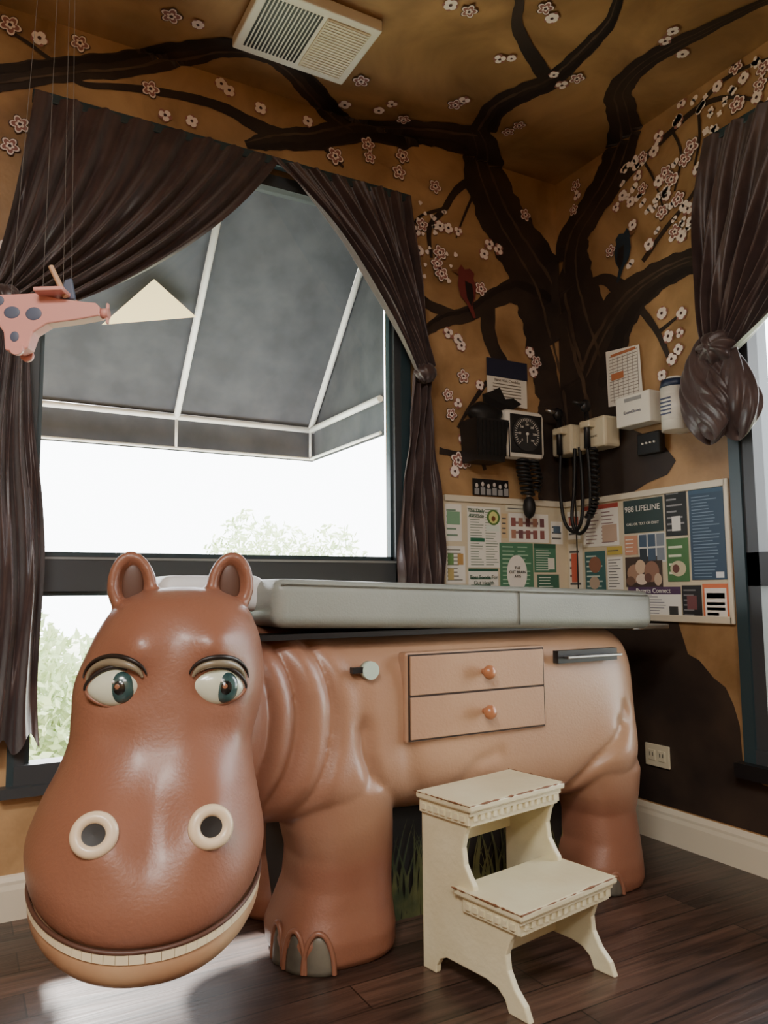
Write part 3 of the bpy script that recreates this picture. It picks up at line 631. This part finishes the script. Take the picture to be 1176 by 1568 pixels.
box('pedestal',(-1.62,-.60,0),(-.48,-.16,.33),mat('pedestal_dark_paint',(24,22,20),.6),H)
V=[];F=[]
for i in range(150):
    x=-1.62+1.12*random.random(); h=random.uniform(.10,.30); w_=random.uniform(.005,.010); bx=random.uniform(-.07,.07); k=len(V); y=-.603-.003*random.random()
    for t in(0,.5,.85,1): cx=x+bx*t*t; ww=w_*(1-t); V+=[(cx-ww,y,h*t),(cx+ww,y,h*t)]
    for q in range(3): F.append((k+2*q,k+2*q+1,k+2*q+3,k+2*q+2))
mesh('painted_grass',V,F,M_grass,H)

# ------------------------------------------------------------------ step stool
S=grp('step_stool')
ang=math.radians(10); ox,oy=-1.128,-1.196
def sw(x,y,z): return Vector((ox+x*math.cos(ang)-y*math.sin(ang),oy+x*math.sin(ang)+y*math.cos(ang),z))
prof=[(.35,0),(.35,.435),(.175,.435),(.172,.405),(.186,.375),(.196,.34),(.190,.30),(.172,.272),(.158,.255),(.155,.225),(.022,.225),(.020,.19),(.040,.165),(.054,.13),(.050,.095),(.030,.06),(.0,.032),(-.014,.0),(.050,0),(.062,.028),(.085,.045),(.12,.052),(.26,.052),(.285,.04),(.298,.02),(.30,0)]
def panel(nm,x):
    bm=bmesh.new(); vs=[bm.verts.new(sw(x-.009,y,z)) for y,z in prof]; f=bm.faces.new(vs)
    r=bmesh.ops.extrude_face_region(bm,geom=[f]); d=sw(.018,0,0)-sw(0,0,0)
    for v in [g_ for g_ in r['geom'] if isinstance(g_,bmesh.types.BMVert)]: v.co+=d
    bmesh.ops.recalc_face_normals(bm,faces=bm.faces); me=bpy.data.meshes.new(nm); bm.to_mesh(me); bm.free(); me.materials.append(M_stool)
    return bevel(link(bpy.data.objects.new(nm,me),S),.003)
panel('side_panel_left',-.165); panel('side_panel_right',.168)
def sbox(nm,a,b,m,bev=.002):
    o=box(nm,a,b,m,S,bev)
    for v in o.data.vertices: v.co=sw(*v.co)
    return o
TW=.190
sbox('tread_upper',(-TW,.150,.437),(TW,.356,.456),M_stool,.005); sbox('tread_lower',(-TW,-.012,.226),(TW,.215,.245),M_stool,.005)
for nm,yf,zt2 in(('upper',.165,.437),('lower',.005,.226)):
    sbox('apron_front_'+nm,(-.174,yf,zt2-.040),(.174,yf+.014,zt2),M_stool); sbox('apron_lip_'+nm,(-.182,yf-.007,zt2-.012),(.182,yf,zt2),M_stool)
    for i in range(14):
        xx=-.166+i*.0245; sbox('dentil_%s_%d'%(nm,i+1),(xx,yf-.006,zt2-.026),(xx+.013,yf,zt2-.012),M_stool,0)
    for sx in(-1,1):
        sbox('apron_side_%s_%s'%(nm,'l' if sx<0 else 'r'),(sx*.172,yf,zt2-.036),(sx*.182,yf+.185,zt2),M_stool)
        for i in range(7): yy=yf+.01+i*.0245; sbox('dentil_side_%s_%d_%d'%(nm,sx,i),(sx*.182,yy,zt2-.026),(sx*.187,yy+.013,zt2-.012),M_stool,0)
for nm,y0_,y1_,z_ in(('upper',.148,.358,.4465),('lower',-.014,.217,.2355)):
    for k,(p,q) in enumerate([((-TW,y0_),(TW,y0_)),((-TW-.001,y0_),(-TW-.001,y1_)),((TW+.001,y0_),(TW+.001,y1_))]):
        pts=[]; rad=[]
        for i in range(30):
            t=i/29; pts.append(sw(lerp(p[0],q[0],t),lerp(p[1],q[1],t)+.003,z_+.0075)); rad.append(max(0.05,random.gauss(.7,.5)))
        tube('worn_edge_%s_%d'%(nm,k),pts,.0020,M_wear,S,radii=rad)
sbox('rail_back',(-.156,.33,.30),(.159,.345,.437),M_stool); sbox('stretcher',(-.156,.17,.06),(.159,.182,.10),M_stool)

# ------------------------------------------------------------------ ceiling vent
G=grp('ceiling_exhaust_vent')
M_vent=mat('vent_ivory',(226,222,208),.45)
vx0,vx1,vy0,vy1=-1.712,-1.277,-.555,-.23; vz=ZC-.045
box('housing',(vx0,vy0,vz),(vx1,vy1,ZC-.001),M_vent,G,.006)
boxes('slot_shadows',[((vx0+.03+i*.0135,vy0+.035,vz-.002),(vx0+.037+i*.0135,vy1-.035,vz+.001)) for i in range(15)],M_black,G)
box('light_lens',(vx0+.24,vy0+.03,vz-.006),(vx1-.03,vy1-.03,vz+.001),mat('vent_lens',(214,206,180),.3),G,.003)
boxes('lens_ribs',[((vx0+.245,vy0+.035+i*.013,vz-.009),(vx1-.035,vy0+.039+i*.013,vz-.005)) for i in range(20)],M_vent,G)

# ------------------------------------------------------------------ bulletin boards
BB=grp('bulletin_board'); BR_=grp('bulletin_board.001')
M_board=mat('board_cream',(220,209,184),.6,(208,196,166),4)
box('panel',(-.69,-.006,.864),(-.006,-.001,1.397),M_board,BB); box('panel',(-.006,-.872,.864),(-.001,-.001,1.397),M_board,BR_)
for z in(1.372,.862): 
    box('rail_%d'%(z*100),(-.69,-.018,z),(-.022,-.006,z+.027),M_cream,BB,.003); box('rail_%d'%(z*100),(-.018,-.872,z),(-.006,-.006,z+.027),M_cream,BR_,.003)
box('stile',(-.018,-.880,.862),(-.006,-.862,1.399),M_cream,BR_,.003)
def pm(c): return mat('print_%d_%d_%d'%c,c,.55)
pc=[0]
BG=lambda fr: BB if fr=='L' else BR_
def fb(fr,s0,s1,z0,z1,off,c,nm):
    return mesh(nm,[(fold(fr,s,z,off)) for s,z in((s0,z0),(s1,z0),(s1,z1),(s0,z1))],[(0,1,2,3)],pm(c),BG(fr))
def fbs(fr,L,off,c,nm):
    V=[];F=[]
    for s0,s1,z0,z1 in L:
        k=len(V); V+=[(fold(fr,s,z,off)) for s,z in((s0,z0),(s1,z0),(s1,z1),(s0,z1))]; F.append((k,k+1,k+2,k+3))
    if V: mesh(nm,V,F,pm(c),BG(fr))
def fdisc(fr,s,z,rs,rz,off,c,nm):
    return mesh(nm,[fold(fr,s+rs*math.cos(2*math.pi*i/24),z+rz*math.sin(2*math.pi*i/24),off) for i in range(24)],[tuple(range(24))],pm(c),BG(fr))
def paper(fr,s0,s1,z0,z1,bg,hd=None,hh=.0,ink=(90,90,90),lines=6,cols=1,photo=None,disc=None):
    pc[0]+=1; i=pc[0]; o=.0075+.00006*i
    fb(fr,s0,s1,z0,z1,o,bg,'sheet_%d'%i); top=z1
    if hd: fb(fr,s0,s1,z1-hh,z1,o+.0004,hd,'sheet_header_%d'%i); top=z1-hh
    W=s1-s0; L=[]
    if lines:
        dz=(top-z0)/(lines+1)
        for l in range(lines):
            for c_ in range(cols):
                a=s0+W*(.08+c_*.9/cols); b=a+W*.9/cols*random.uniform(.5,.88); zc_=top-dz*(l+1); L.append((a,b,zc_-dz*.14,zc_+dz*.14))
        fbs(fr,L,o+.0005,ink,'sheet_text_%d'%i)
    for (a,b,c_,d,col) in (photo or []): fb(fr,s0+W*a,s0+W*b,z0+(z1-z0)*c_,z0+(z1-z0)*d,o+.0007,col,'sheet_picture_%d'%i)
    for q,(a,c_,ra,rc,col) in enumerate(disc or []): fdisc(fr,s0+W*a,z0+(z1-z0)*c_,W*ra,(z1-z0)*rc,o+.0009+.0001*q,col,'sheet_art_%d'%i)
W_=(238,236,228)
paper('L',-.685,-.60,1.20,1.36,W_,ink=(120,150,130),lines=5,photo=[(.1,.9,.45,.8,(130,172,140))])
paper('L',-.57,-.39,1.09,1.355,W_,lines=22,cols=2,ink=(120,140,120),photo=[(.08,.5,.42,.48,(40,110,80)),(.55,.95,.60,.70,(226,236,226))],disc=[(.78,.83,.2,.13,(84,124,58)),(.78,.83,.14,.10,(216,216,140)),(.78,.81,.06,.045,(120,70,40))])
paper('L',-.345,-.115,1.205,1.335,W_,lines=2,ink=(150,120,120),photo=[(.06+.18*i,.17+.18*i,.12+.42*j,.42+.42*j,random.choice([(150,94,90),(176,130,110),(120,80,84)])) for i in range(5) for j in range(2)])
paper('L',-.10,-.03,1.20,1.305,W_,lines=3,photo=[(.2,.8,.5,.8,(90,110,130))])
paper('L',-.685,-.585,1.02,1.18,W_,lines=9,ink=(130,130,120),photo=[(.1,.4,.5,.8,(110,150,90)),(.6,.9,.5,.8,(190,150,90)),(.1,.4,.1,.4,(190,170,110))])
paper('L',-.57,-.41,.95,1.085,W_,hd=(40,90,70),hh=.012,lines=3,ink=(110,140,124))
paper('L',-.40,-.21,.93,1.20,(78,130,100),lines=14,cols=2,ink=(170,204,176),disc=[(.5,.5,.3,.3,(240,236,228))])
paper('L',-.205,-.075,1.07,1.20,(74,128,100),hd=(50,96,74),hh=.02,lines=9,ink=(220,232,216),photo=[(.62,.92,.1,.5,(226,226,214))])
paper('L',-.19,-.06,.95,1.06,(60,106,86),lines=7,ink=(220,230,216))
paper('L',-.36,-.22,1.34,1.37,(226,222,200),lines=1); paper('L',-.385,-.352,1.22,1.33,(214,190,150),lines=4)
paper('L',-.685,-.58,.90,1.005,(226,222,206),lines=6,ink=(140,120,100),photo=[(.1,.5,.1,.5,(200,150,110))])
paper('R',.02,.10,1.22,1.35,W_,lines=4,photo=[(.1,.9,.5,.8,(170,96,84))])
paper('R',.12,.335,1.18,1.365,W_,lines=9,cols=2,hd=(170,76,66),hh=.02,ink=(150,124,124),photo=[(.55,.95,.1,.5,(196,170,150))])
paper('R',.02,.11,.98,1.2,(230,224,210),lines=5,photo=[(.2,.7,.2,.8,(206,100,80))])
paper('R',.125,.25,.96,1.16,(64,108,108),lines=8,ink=(200,220,210),disc=[(.5,.7,.3,.18,(150,104,84)),(.45,.3,.25,.14,(190,170,150))])
paper('R',.26,.35,.99,1.13,W_,lines=10,ink=(100,100,100))
paper('R',.26,.35,1.14,1.175,(200,180,90),lines=1)
paper('R',.365,.575,1.225,1.365,(48,68,66),lines=0)
paper('R',.44,.58,1.10,1.22,(220,220,214),lines=0,photo=[(.04+.32*i,.32+.32*i,.06+.48*j,.48+.48*j,random.choice([(70,90,112),(50,60,70),(130,140,150)])) for i in range(3) for j in range(2)])
paper('R',.365,.435,1.135,1.215,(206,150,120),lines=4,ink=(240,230,220))
paper('R',.585,.69,1.20,1.395,(34,38,38),lines=7,ink=(150,150,150),photo=[(.3,.7,.1,.4,(230,228,220))])
paper('R',.585,.69,1.02,1.19,(72,120,68),lines=4,ink=(220,230,200),disc=[(.5,.3,.36,.18,(206,196,160)),(.4,.3,.16,.1,(110,70,60))])
paper('R',.70,.856,1.025,1.385,(52,76,98),hd=(60,90,114),hh=.03,lines=26,ink=(120,142,162),photo=[(.7,.92,.02,.08,(226,230,232))])
paper('R',.365,.56,1.0,1.125,(70,56,48),lines=0,disc=[(.25,.45,.2,.3,(170,134,110)),(.42,.66,.14,.24,(212,186,156)),(.72,.5,.2,.34,(150,112,92)),(.45,.25,.16,.18,(226,206,186)),(.62,.3,.1,.15,(110,76,64)),(.88,.24,.1,.2,(200,176,150)),(.14,.2,.12,.16,(120,90,74))])
paper('R',.375,.645,.872,1.0,W_,hd=(84,58,92),hh=.03,lines=8,ink=(130,130,140),photo=[(.78,.94,.08,.4,(60,60,60))])
paper('R',.65,.74,.872,1.005,(36,34,36),lines=6,ink=(130,130,130),photo=[(.25,.75,.3,.7,(120,72,72))])
paper('R',.745,.858,.872,1.01,(222,122,78),lines=0,photo=[(.08,.92,.08,.88,(236,232,224)),(.15,.85,.6,.75,(70,120,84)),(.15,.85,.42,.5,(150,150,144)),(.15,.85,.28,.36,(150,150,144)),(.15,.6,.14,.22,(60,60,60))])
paper('R',.26,.36,.875,.98,W_,lines=8,ink=(120,120,120)); paper('R',.12,.25,.875,.95,(214,196,160),lines=5)
rR=(math.pi/2,0,-math.pi/2); rL=(math.pi/2,0,0)
text('label_988','988 LIFELINE',(-.0135,-.47,1.325),.034,pm((232,230,220)),BR_,rR)
text('label_chat','CALL OR TEXT OR CHAT',(-.0135,-.47,1.262),.015,pm((232,230,220)),BR_,rR)
text('label_parents','Parents Connect',(-.0135,-.51,.984),.026,pm((238,236,230)),BR_,rR)
text('label_gut','Best Foods For\nGut Health',(-.49,-.0125,1.035),.024,pm((20,70,50)),BB,rL)
text('label_brain','THE\nGUT BRAIN\nAXIS',(-.305,-.0125,1.07),.018,pm((40,40,40)),BB,rL)
text('label_avocado','The Daily\nAvocado',(-.525,-.0125,1.325),.023,pm((30,90,60)),BB,rL)

# ------------------------------------------------------------------ wall-mounted things
p=grp('handout_folder'); box('sheet',(-.45,-.013,1.82),(-.225,-.0095,2.03),M_white,p); box('navy_cover',(-.452,-.017,1.95),(-.223,-.0105,2.032),mat('navy_card',(36,40,62),.5),p)
boxes('print_lines',[((-.42,-.0142,1.86+.014*i),(-.26,-.0132,1.864+.014*i)) for i in range(5)],pm((120,110,90)),p); text('heading','Next Visit Checklist',(-.337,-.0142,1.935),.018,pm((90,70,40)),p,rL)
p=grp('blood_pressure_gauge')
bx=-.312
box('body',(bx-.114,-.105,1.566),(bx+.114,-.035,1.788),M_white,p,.03); box('wall_bracket',(bx-.02,-.04,1.62),(bx+.08,-.011,1.74),M_black,p)
box('dial_inset',(bx-.088,-.1075,1.590),(bx+.088,-.100,1.764),M_black,p,.02)
cz=1.677
cyl('dial_face',(bx,-.107,cz),(bx,-.111,cz),.078,mat('dial_charcoal',(44,44,46),.4),p,seg=40)
V=[];F=[]
for i in range(31):
    a=math.radians(225-270*i/30); k=len(V); r0=.058 if i%5 else .050
    for rr_,sg in((r0,-1),(r0,1),(.070,1),(.070,-1)): V.append((bx+rr_*math.cos(a)-sg*.0014*math.sin(a),-.1115,cz+rr_*math.sin(a)+sg*.0014*math.cos(a)))
    F.append((k,k+1,k+2,k+3))
mesh('dial_ticks',V,F,M_white,p); boxes('needle',[((bx-.0015,-.1125,cz-.04),(bx+.0015,-.1118,cz))],M_white,p); cyl('needle_hub',(bx,-.111,cz),(bx,-.115,cz),.007,M_white,p,seg=14)
for i in range(7):
    a=math.radians(225-270*i/6); text('dial_number_%d'%i,str(i*50 if i else 0),(bx+.041*math.cos(a),-.1118,cz+.041*math.sin(a)),.013,M_white,p,rL)
def crd(nm,pts,r=.006,n=50,pa=None): return tube(nm,[tuple(crom(pts,i/n)) for i in range(n+1)],r,M_rubber,pa)
def coil(nm,pts,r,R_,turns,m,pa):
    P=[]; n=turns*12
    for i in range(n+1):
        t=i/n; c_=crom(pts,t); a=2*math.pi*turns*t; P.append((c_[0]+R_*math.cos(a),c_[1]+R_*math.sin(a),c_[2]))
    return tube(nm,P,r,m,pa)
coil('coiled_tube',[(-.31,-.075,1.57),(-.315,-.08,1.52),(-.30,-.08,1.47),(-.29,-.08,1.41)],.007,.026,9,M_rubber,p)
coil('coiled_tube_outer',[(-.25,-.07,1.57),(-.245,-.08,1.53),(-.235,-.08,1.48),(-.25,-.08,1.43)],.006,.02,8,M_rubber,p)
ellip('inflation_bulb',(-.285,-.08,1.355),(.028,.028,.050),M_rubber,p,24,18); cyl('bulb_valve',(-.285,-.08,1.39),(-.285,-.08,1.425),.011,M_steel,p)
p=grp('blood_pressure_cuff_basket')
def tap(nm,x0,x1,y0,y1,z0,z1,k,m,pa):
    cx=(x0+x1)/2; V=[(cx+(x0-cx)*k,y1-(y1-y0)*k,z0),(cx+(x1-cx)*k,y1-(y1-y0)*k,z0),(cx+(x1-cx)*k,y1,z0),(cx+(x0-cx)*k,y1,z0),(x0,y0,z1),(x1,y0,z1),(x1,y1,z1),(x0,y1,z1)]
    o=mesh(nm,V,[(0,3,2,1),(0,1,5,4),(1,2,6,5),(2,3,7,6),(3,0,4,7)],m,pa); s=o.modifiers.new('s','SOLIDIFY'); s.thickness=.004; return o
tap('basket',-.605,-.435,-.14,-.012,1.54,1.72,.85,M_black,p)
boxes('basket_wires',[((-.60+.02*i,-.146,1.56),(-.597+.02*i,-.141,1.71)) for i in range(9)],M_rubber,p)
def cuff(q): a=math.atan2(q.z,q.x); return Vector((q.x*(1+.1*math.sin(5*a)),q.y,q.z*(1+.12*math.sin(3*a+1))))
ellip('cuff_roll',(-.515,-.075,1.745),(.085,.05,.06),M_rubber,p,40,20,fn=cuff)
mesh('cuff_strap',[(-.50,-.06,1.78),(-.33,-.04,1.80),(-.28,-.04,1.83),(-.33,-.045,1.85),(-.38,-.05,1.84),(-.41,-.05,1.89),(-.45,-.05,1.87),(-.50,-.05,1.85)],[tuple(range(8))],M_rubber,p).modifiers.new('s','SOLIDIFY').thickness=.01
p=grp('otoscope_wall_unit')
box('housing_left',(-.105,-.165,1.60),(-.012,-.035,1.735),M_ivory,p,.012); box('housing_right',(-.105,-.37,1.60),(-.012,-.21,1.735),M_ivory,p,.012); box('housing_center',(-.08,-.22,1.615),(-.012,-.155,1.72),M_ivory,p,.01)
for i,y in enumerate((-.11,-.285)):
    box('cradle_%d'%i,(-.14,y-.03,1.69),(-.10,y+.03,1.72),M_ivory,p,.006)
    cyl('handle_%d'%i,(-.125,y,1.60),(-.125,y,1.76),.014,M_black,p,r2=.012)
    ellip('head_%d'%i,(-.13,y,1.785),(.026,.02,.03),M_black,p,24,16)
    cyl('speculum_%d'%i,(-.14,y,1.79),(-.19,y+.01,1.80),.016,M_black if i else M_steel,p,r2=.006)
text('logo','DIAGNOSTIC',(-.1065,-.29,1.65),.012,pm((90,80,60)),p,rR)
crd('cord_1',[(-.11,-.10,1.61),(-.12,-.10,1.45),(-.12,-.12,1.30),(-.11,-.17,1.245),(-.11,-.22,1.30),(-.10,-.22,1.45),(-.09,-.20,1.62)],.008,pa=p)
crd('cord_2',[(-.12,-.28,1.61),(-.12,-.29,1.42),(-.12,-.27,1.28),(-.11,-.20,1.235),(-.11,-.16,1.30),(-.10,-.17,1.45),(-.09,-.17,1.62)],.008,pa=p)
coil('cord_coil',[(-.115,-.31,1.60),(-.12,-.32,1.48),(-.12,-.31,1.36),(-.11,-.26,1.30)],.006,.014,16,M_rubber,p)
crd('cord_power',[(-.03,-.10,1.61),(-.03,-.10,1.3),(-.03,-.10,1.0),(-.03,-.10,.90)],.003,pa=p)
p=grp('immunization_chart')
V=[(-.011,-.305,1.79),(-.011,-.50,1.77),(-.011,-.49,2.02),(-.011,-.30,2.04)]; o=mesh('sheet',V,[(0,1,2,3)],mat('chart_paper',(238,234,224),.6),p); o.modifiers.new('s','SOLIDIFY').thickness=.001
boxes('chart_rows',[((-.0135,-.48,1.81+i*.014),(-.0125,-.32,1.8125+i*.014)) for i in range(15)],pm((150,142,132)),p); boxes('chart_columns',[((-.0135,-.34-.028*i,1.80),(-.0125,-.3415-.028*i,2.0)) for i in range(6)],pm((150,142,132)),p); boxes('chart_header',[((-.0137,-.47,2.005),(-.0125,-.33,2.017)),((-.0137,-.4,1.9),(-.0128,-.33,1.93))],pm((190,120,80)),p)
p=grp('glove_box_holder')
box('box',(-.10,-.61,1.66),(-.022,-.43,1.79),M_white,p,.006); box('bracket',(-.022,-.60,1.68),(-.011,-.44,1.78),M_steel,p); box('slot',(-.102,-.57,1.76),(-.099,-.48,1.775),mat('slot_shadow_grey',(150,150,150),.6),p); text('label','ExamGloves',(-.1015,-.52,1.715),.018,pm((80,90,120)),p,rR)
p=grp('wall_outlet_strip'); box('body',(-.045,-.605,1.54),(-.011,-.485,1.63),M_black,p,.006)
for i in range(4): cyl('pin_%d'%i,(-.045,-.52-.02*i,1.585),(-.052,-.52-.02*i,1.585),.004,M_white,p,seg=12)
p=grp('disinfectant_wipes_canister'); cy=-.715
cyl('canister',(-.075,cy,1.60),(-.075,cy,1.77),.055,M_white,p,seg=40); cyl('lid',(-.075,cy,1.77),(-.075,cy,1.80),.057,mat('lid_navy',(40,52,78),.4),p,r2=.05,seg=40); cyl('lid_cap',(-.075,cy,1.80),(-.075,cy,1.812),.03,M_white,p,seg=24)
cyl('label_band',(-.075,cy,1.64),(-.075,cy,1.74),.0556,mat('label_pale',(236,232,220),.5),p,seg=40); boxes('label_print',[((-.1325,cy-.025,1.66+.015*i),(-.131,cy+.025,1.666+.015*i)) for i in range(5)],pm((70,80,110)),p)
box('bracket',(-.03,cy-.04,1.60),(-.011,cy+.04,1.72),M_white,p)
p=grp('photo_strip')
box('strip',(-.54,-.013,1.405),(-.345,-.009,1.478),M_black,p); boxes('shirts',[((-.532+i*.032,-.0145,1.408),(-.508+i*.032,-.0135,1.435+.006*(i%2))) for i in range(6)],pm((150,150,150)),p)
for i in range(6): ellip('face_%d'%i,(-.520+i*.032,-.0135,1.448+.007*(i%2)),(.008,.0015,.010),pm((200,192,184)),p,16,10)
p=grp('wall_outlet')
box('plate',(-.014,-.555,.285),(-.0045,-.435,.372),M_ivory,p,.003)
for y in(-.47,-.52): box('receptacle_%d'%(-y*100),(-.017,y-.018,.308),(-.013,y+.018,.35),M_ivory,p,.004); boxes('slots_%d'%(-y*100),[((-.0180,y-.009,.325),(-.0168,y-.006,.34)),((-.0180,y+.006,.325),(-.0168,y+.009,.34))],M_black,p)

# ------------------------------------------------------------------ hanging toy plane
P=grp('hanging_toy_airplane')
M_coral=mat('toy_coral_paint',(216,152,142),.45); M_spot=mat('toy_spot_slate',(82,90,110),.5); M_tan=mat('toy_wood',(196,156,122),.5)
pc0=Vector((-2.33,-.90,1.62)); ax=Vector((.88,-.47,0)); dp=Vector((-.47,-.88,0))
def pw(a,b,z): return pc0+ax*a+dp*b+Vector((0,0,z))
def extr(nm,pts,b0,b1,m):
    bm=bmesh.new(); vs=[bm.verts.new(pw(a,b0,z)) for a,z in pts]; f=bm.faces.new(vs); r=bmesh.ops.extrude_face_region(bm,geom=[f])
    for v in [g_ for g_ in r['geom'] if isinstance(g_,bmesh.types.BMVert)]: v.co+=dp*(b1-b0)
    bmesh.ops.recalc_face_normals(bm,faces=bm.faces); me=bpy.data.meshes.new(nm); bm.to_mesh(me); bm.free(); me.materials.append(m); return bevel(link(bpy.data.objects.new(nm,me),P),.003)
extr('fuselage',[(-.13,.035),(-.03,.04),(.02,.028),(.08,.020),(.105,.018),(.115,.008),(.115,-.012),(.06,-.022),(.0,-.030),(-.03,-.050),(-.04,-.085),(-.06,-.095),(-.09,-.09),(-.095,-.05),(-.115,-.02)],-.018,.018,M_coral)
extr('wing',[(-.02,.042),(.045,.044),(.045,.034),(-.02,.032)],-.07,.05,M_coral)
extr('tail_fin',[(.02,.03),(.030,.075),(.045,.08),(.055,.03)],-.006,.006,M_spot)
tube('tail_stick',[pw(.005,.02,.10),pw(.04,.02,.03)],.006,M_tan,P)
cyl('propeller_hub',pw(.115,0,-.002),pw(.13,0,-.002),.012,M_coral,P)
extr('propeller',[(.124,.022),(.13,.022),(.13,-.026),(.124,-.026)],-.006,.006,M_coral)
for i,(a,z,rx,rz) in enumerate([(-.03,-.008,.018,.015),(-.078,-.005,.018,.014),(-.11,.022,.014,.012),(-.07,-.060,.010,.012)]):
    M=Matrix(((ax.x,dp.x,0),(ax.y,dp.y,0),(0,0,1))); ellip('spot_%d'%i,pw(a,.018,z),(rx,.0015,rz),M_spot,P,22,10,M=M)
cyl('wheel_l',pw(-.06,.02,-.09),pw(-.06,.03,-.09),.014,M_coral,P); cyl('wheel_r',pw(-.06,-.03,-.09),pw(-.06,-.02,-.09),.014,M_coral,P)
M_str=mat('nylon_string',(96,88,80),.5)
for i,(a,b) in enumerate([(-.09,0),(.045,.0),(.0,-.065),(.0,.045)]): tube('string_%d'%i,[pw(a,b,.036),pw(a*.35,b*.3,ZC-1.622)],.0005,M_str,P)
cyl('ceiling_hook',(-2.33,-.90,ZC-.012),(-2.33,-.90,ZC-.0005),.01,M_white,P,seg=14)

# ------------------------------------------------------------------ light
world=bpy.data.worlds.new('sky'); scene.world=world; world.use_nodes=True; bg=world.node_tree.nodes['Background']; bg.inputs[0].default_value=(.93,.97,1,1); bg.inputs[1].default_value=12
def area(name,loc,size,sy,power,color,rot=(0,0,0)):
    l=bpy.data.lights.new(name,'AREA'); l.shape='RECTANGLE'; l.size=size; l.size_y=sy; l.energy=power; l.color=color
    o=link(bpy.data.objects.new(name,l)); o.location=loc; o.rotation_euler=rot; return o
area('ceiling_lamp',(-3.35,-3.1,ZC-.03),1.0,.6,115,(1,.96,.9)); area('ceiling_lamp.001',(-2.9,-4.6,ZC-.03),1.2,.6,105,(1,.96,.9))
sl=bpy.data.lights.new('sun','SUN'); sl.energy=20; sl.angle=math.radians(4); sl.color=(1,.96,.9); so=link(bpy.data.objects.new('sun',sl)); so.location=(-2,4,5)
so.rotation_euler=Vector((.03,-.75,-.74)).to_track_quat('-Z','Y').to_euler()
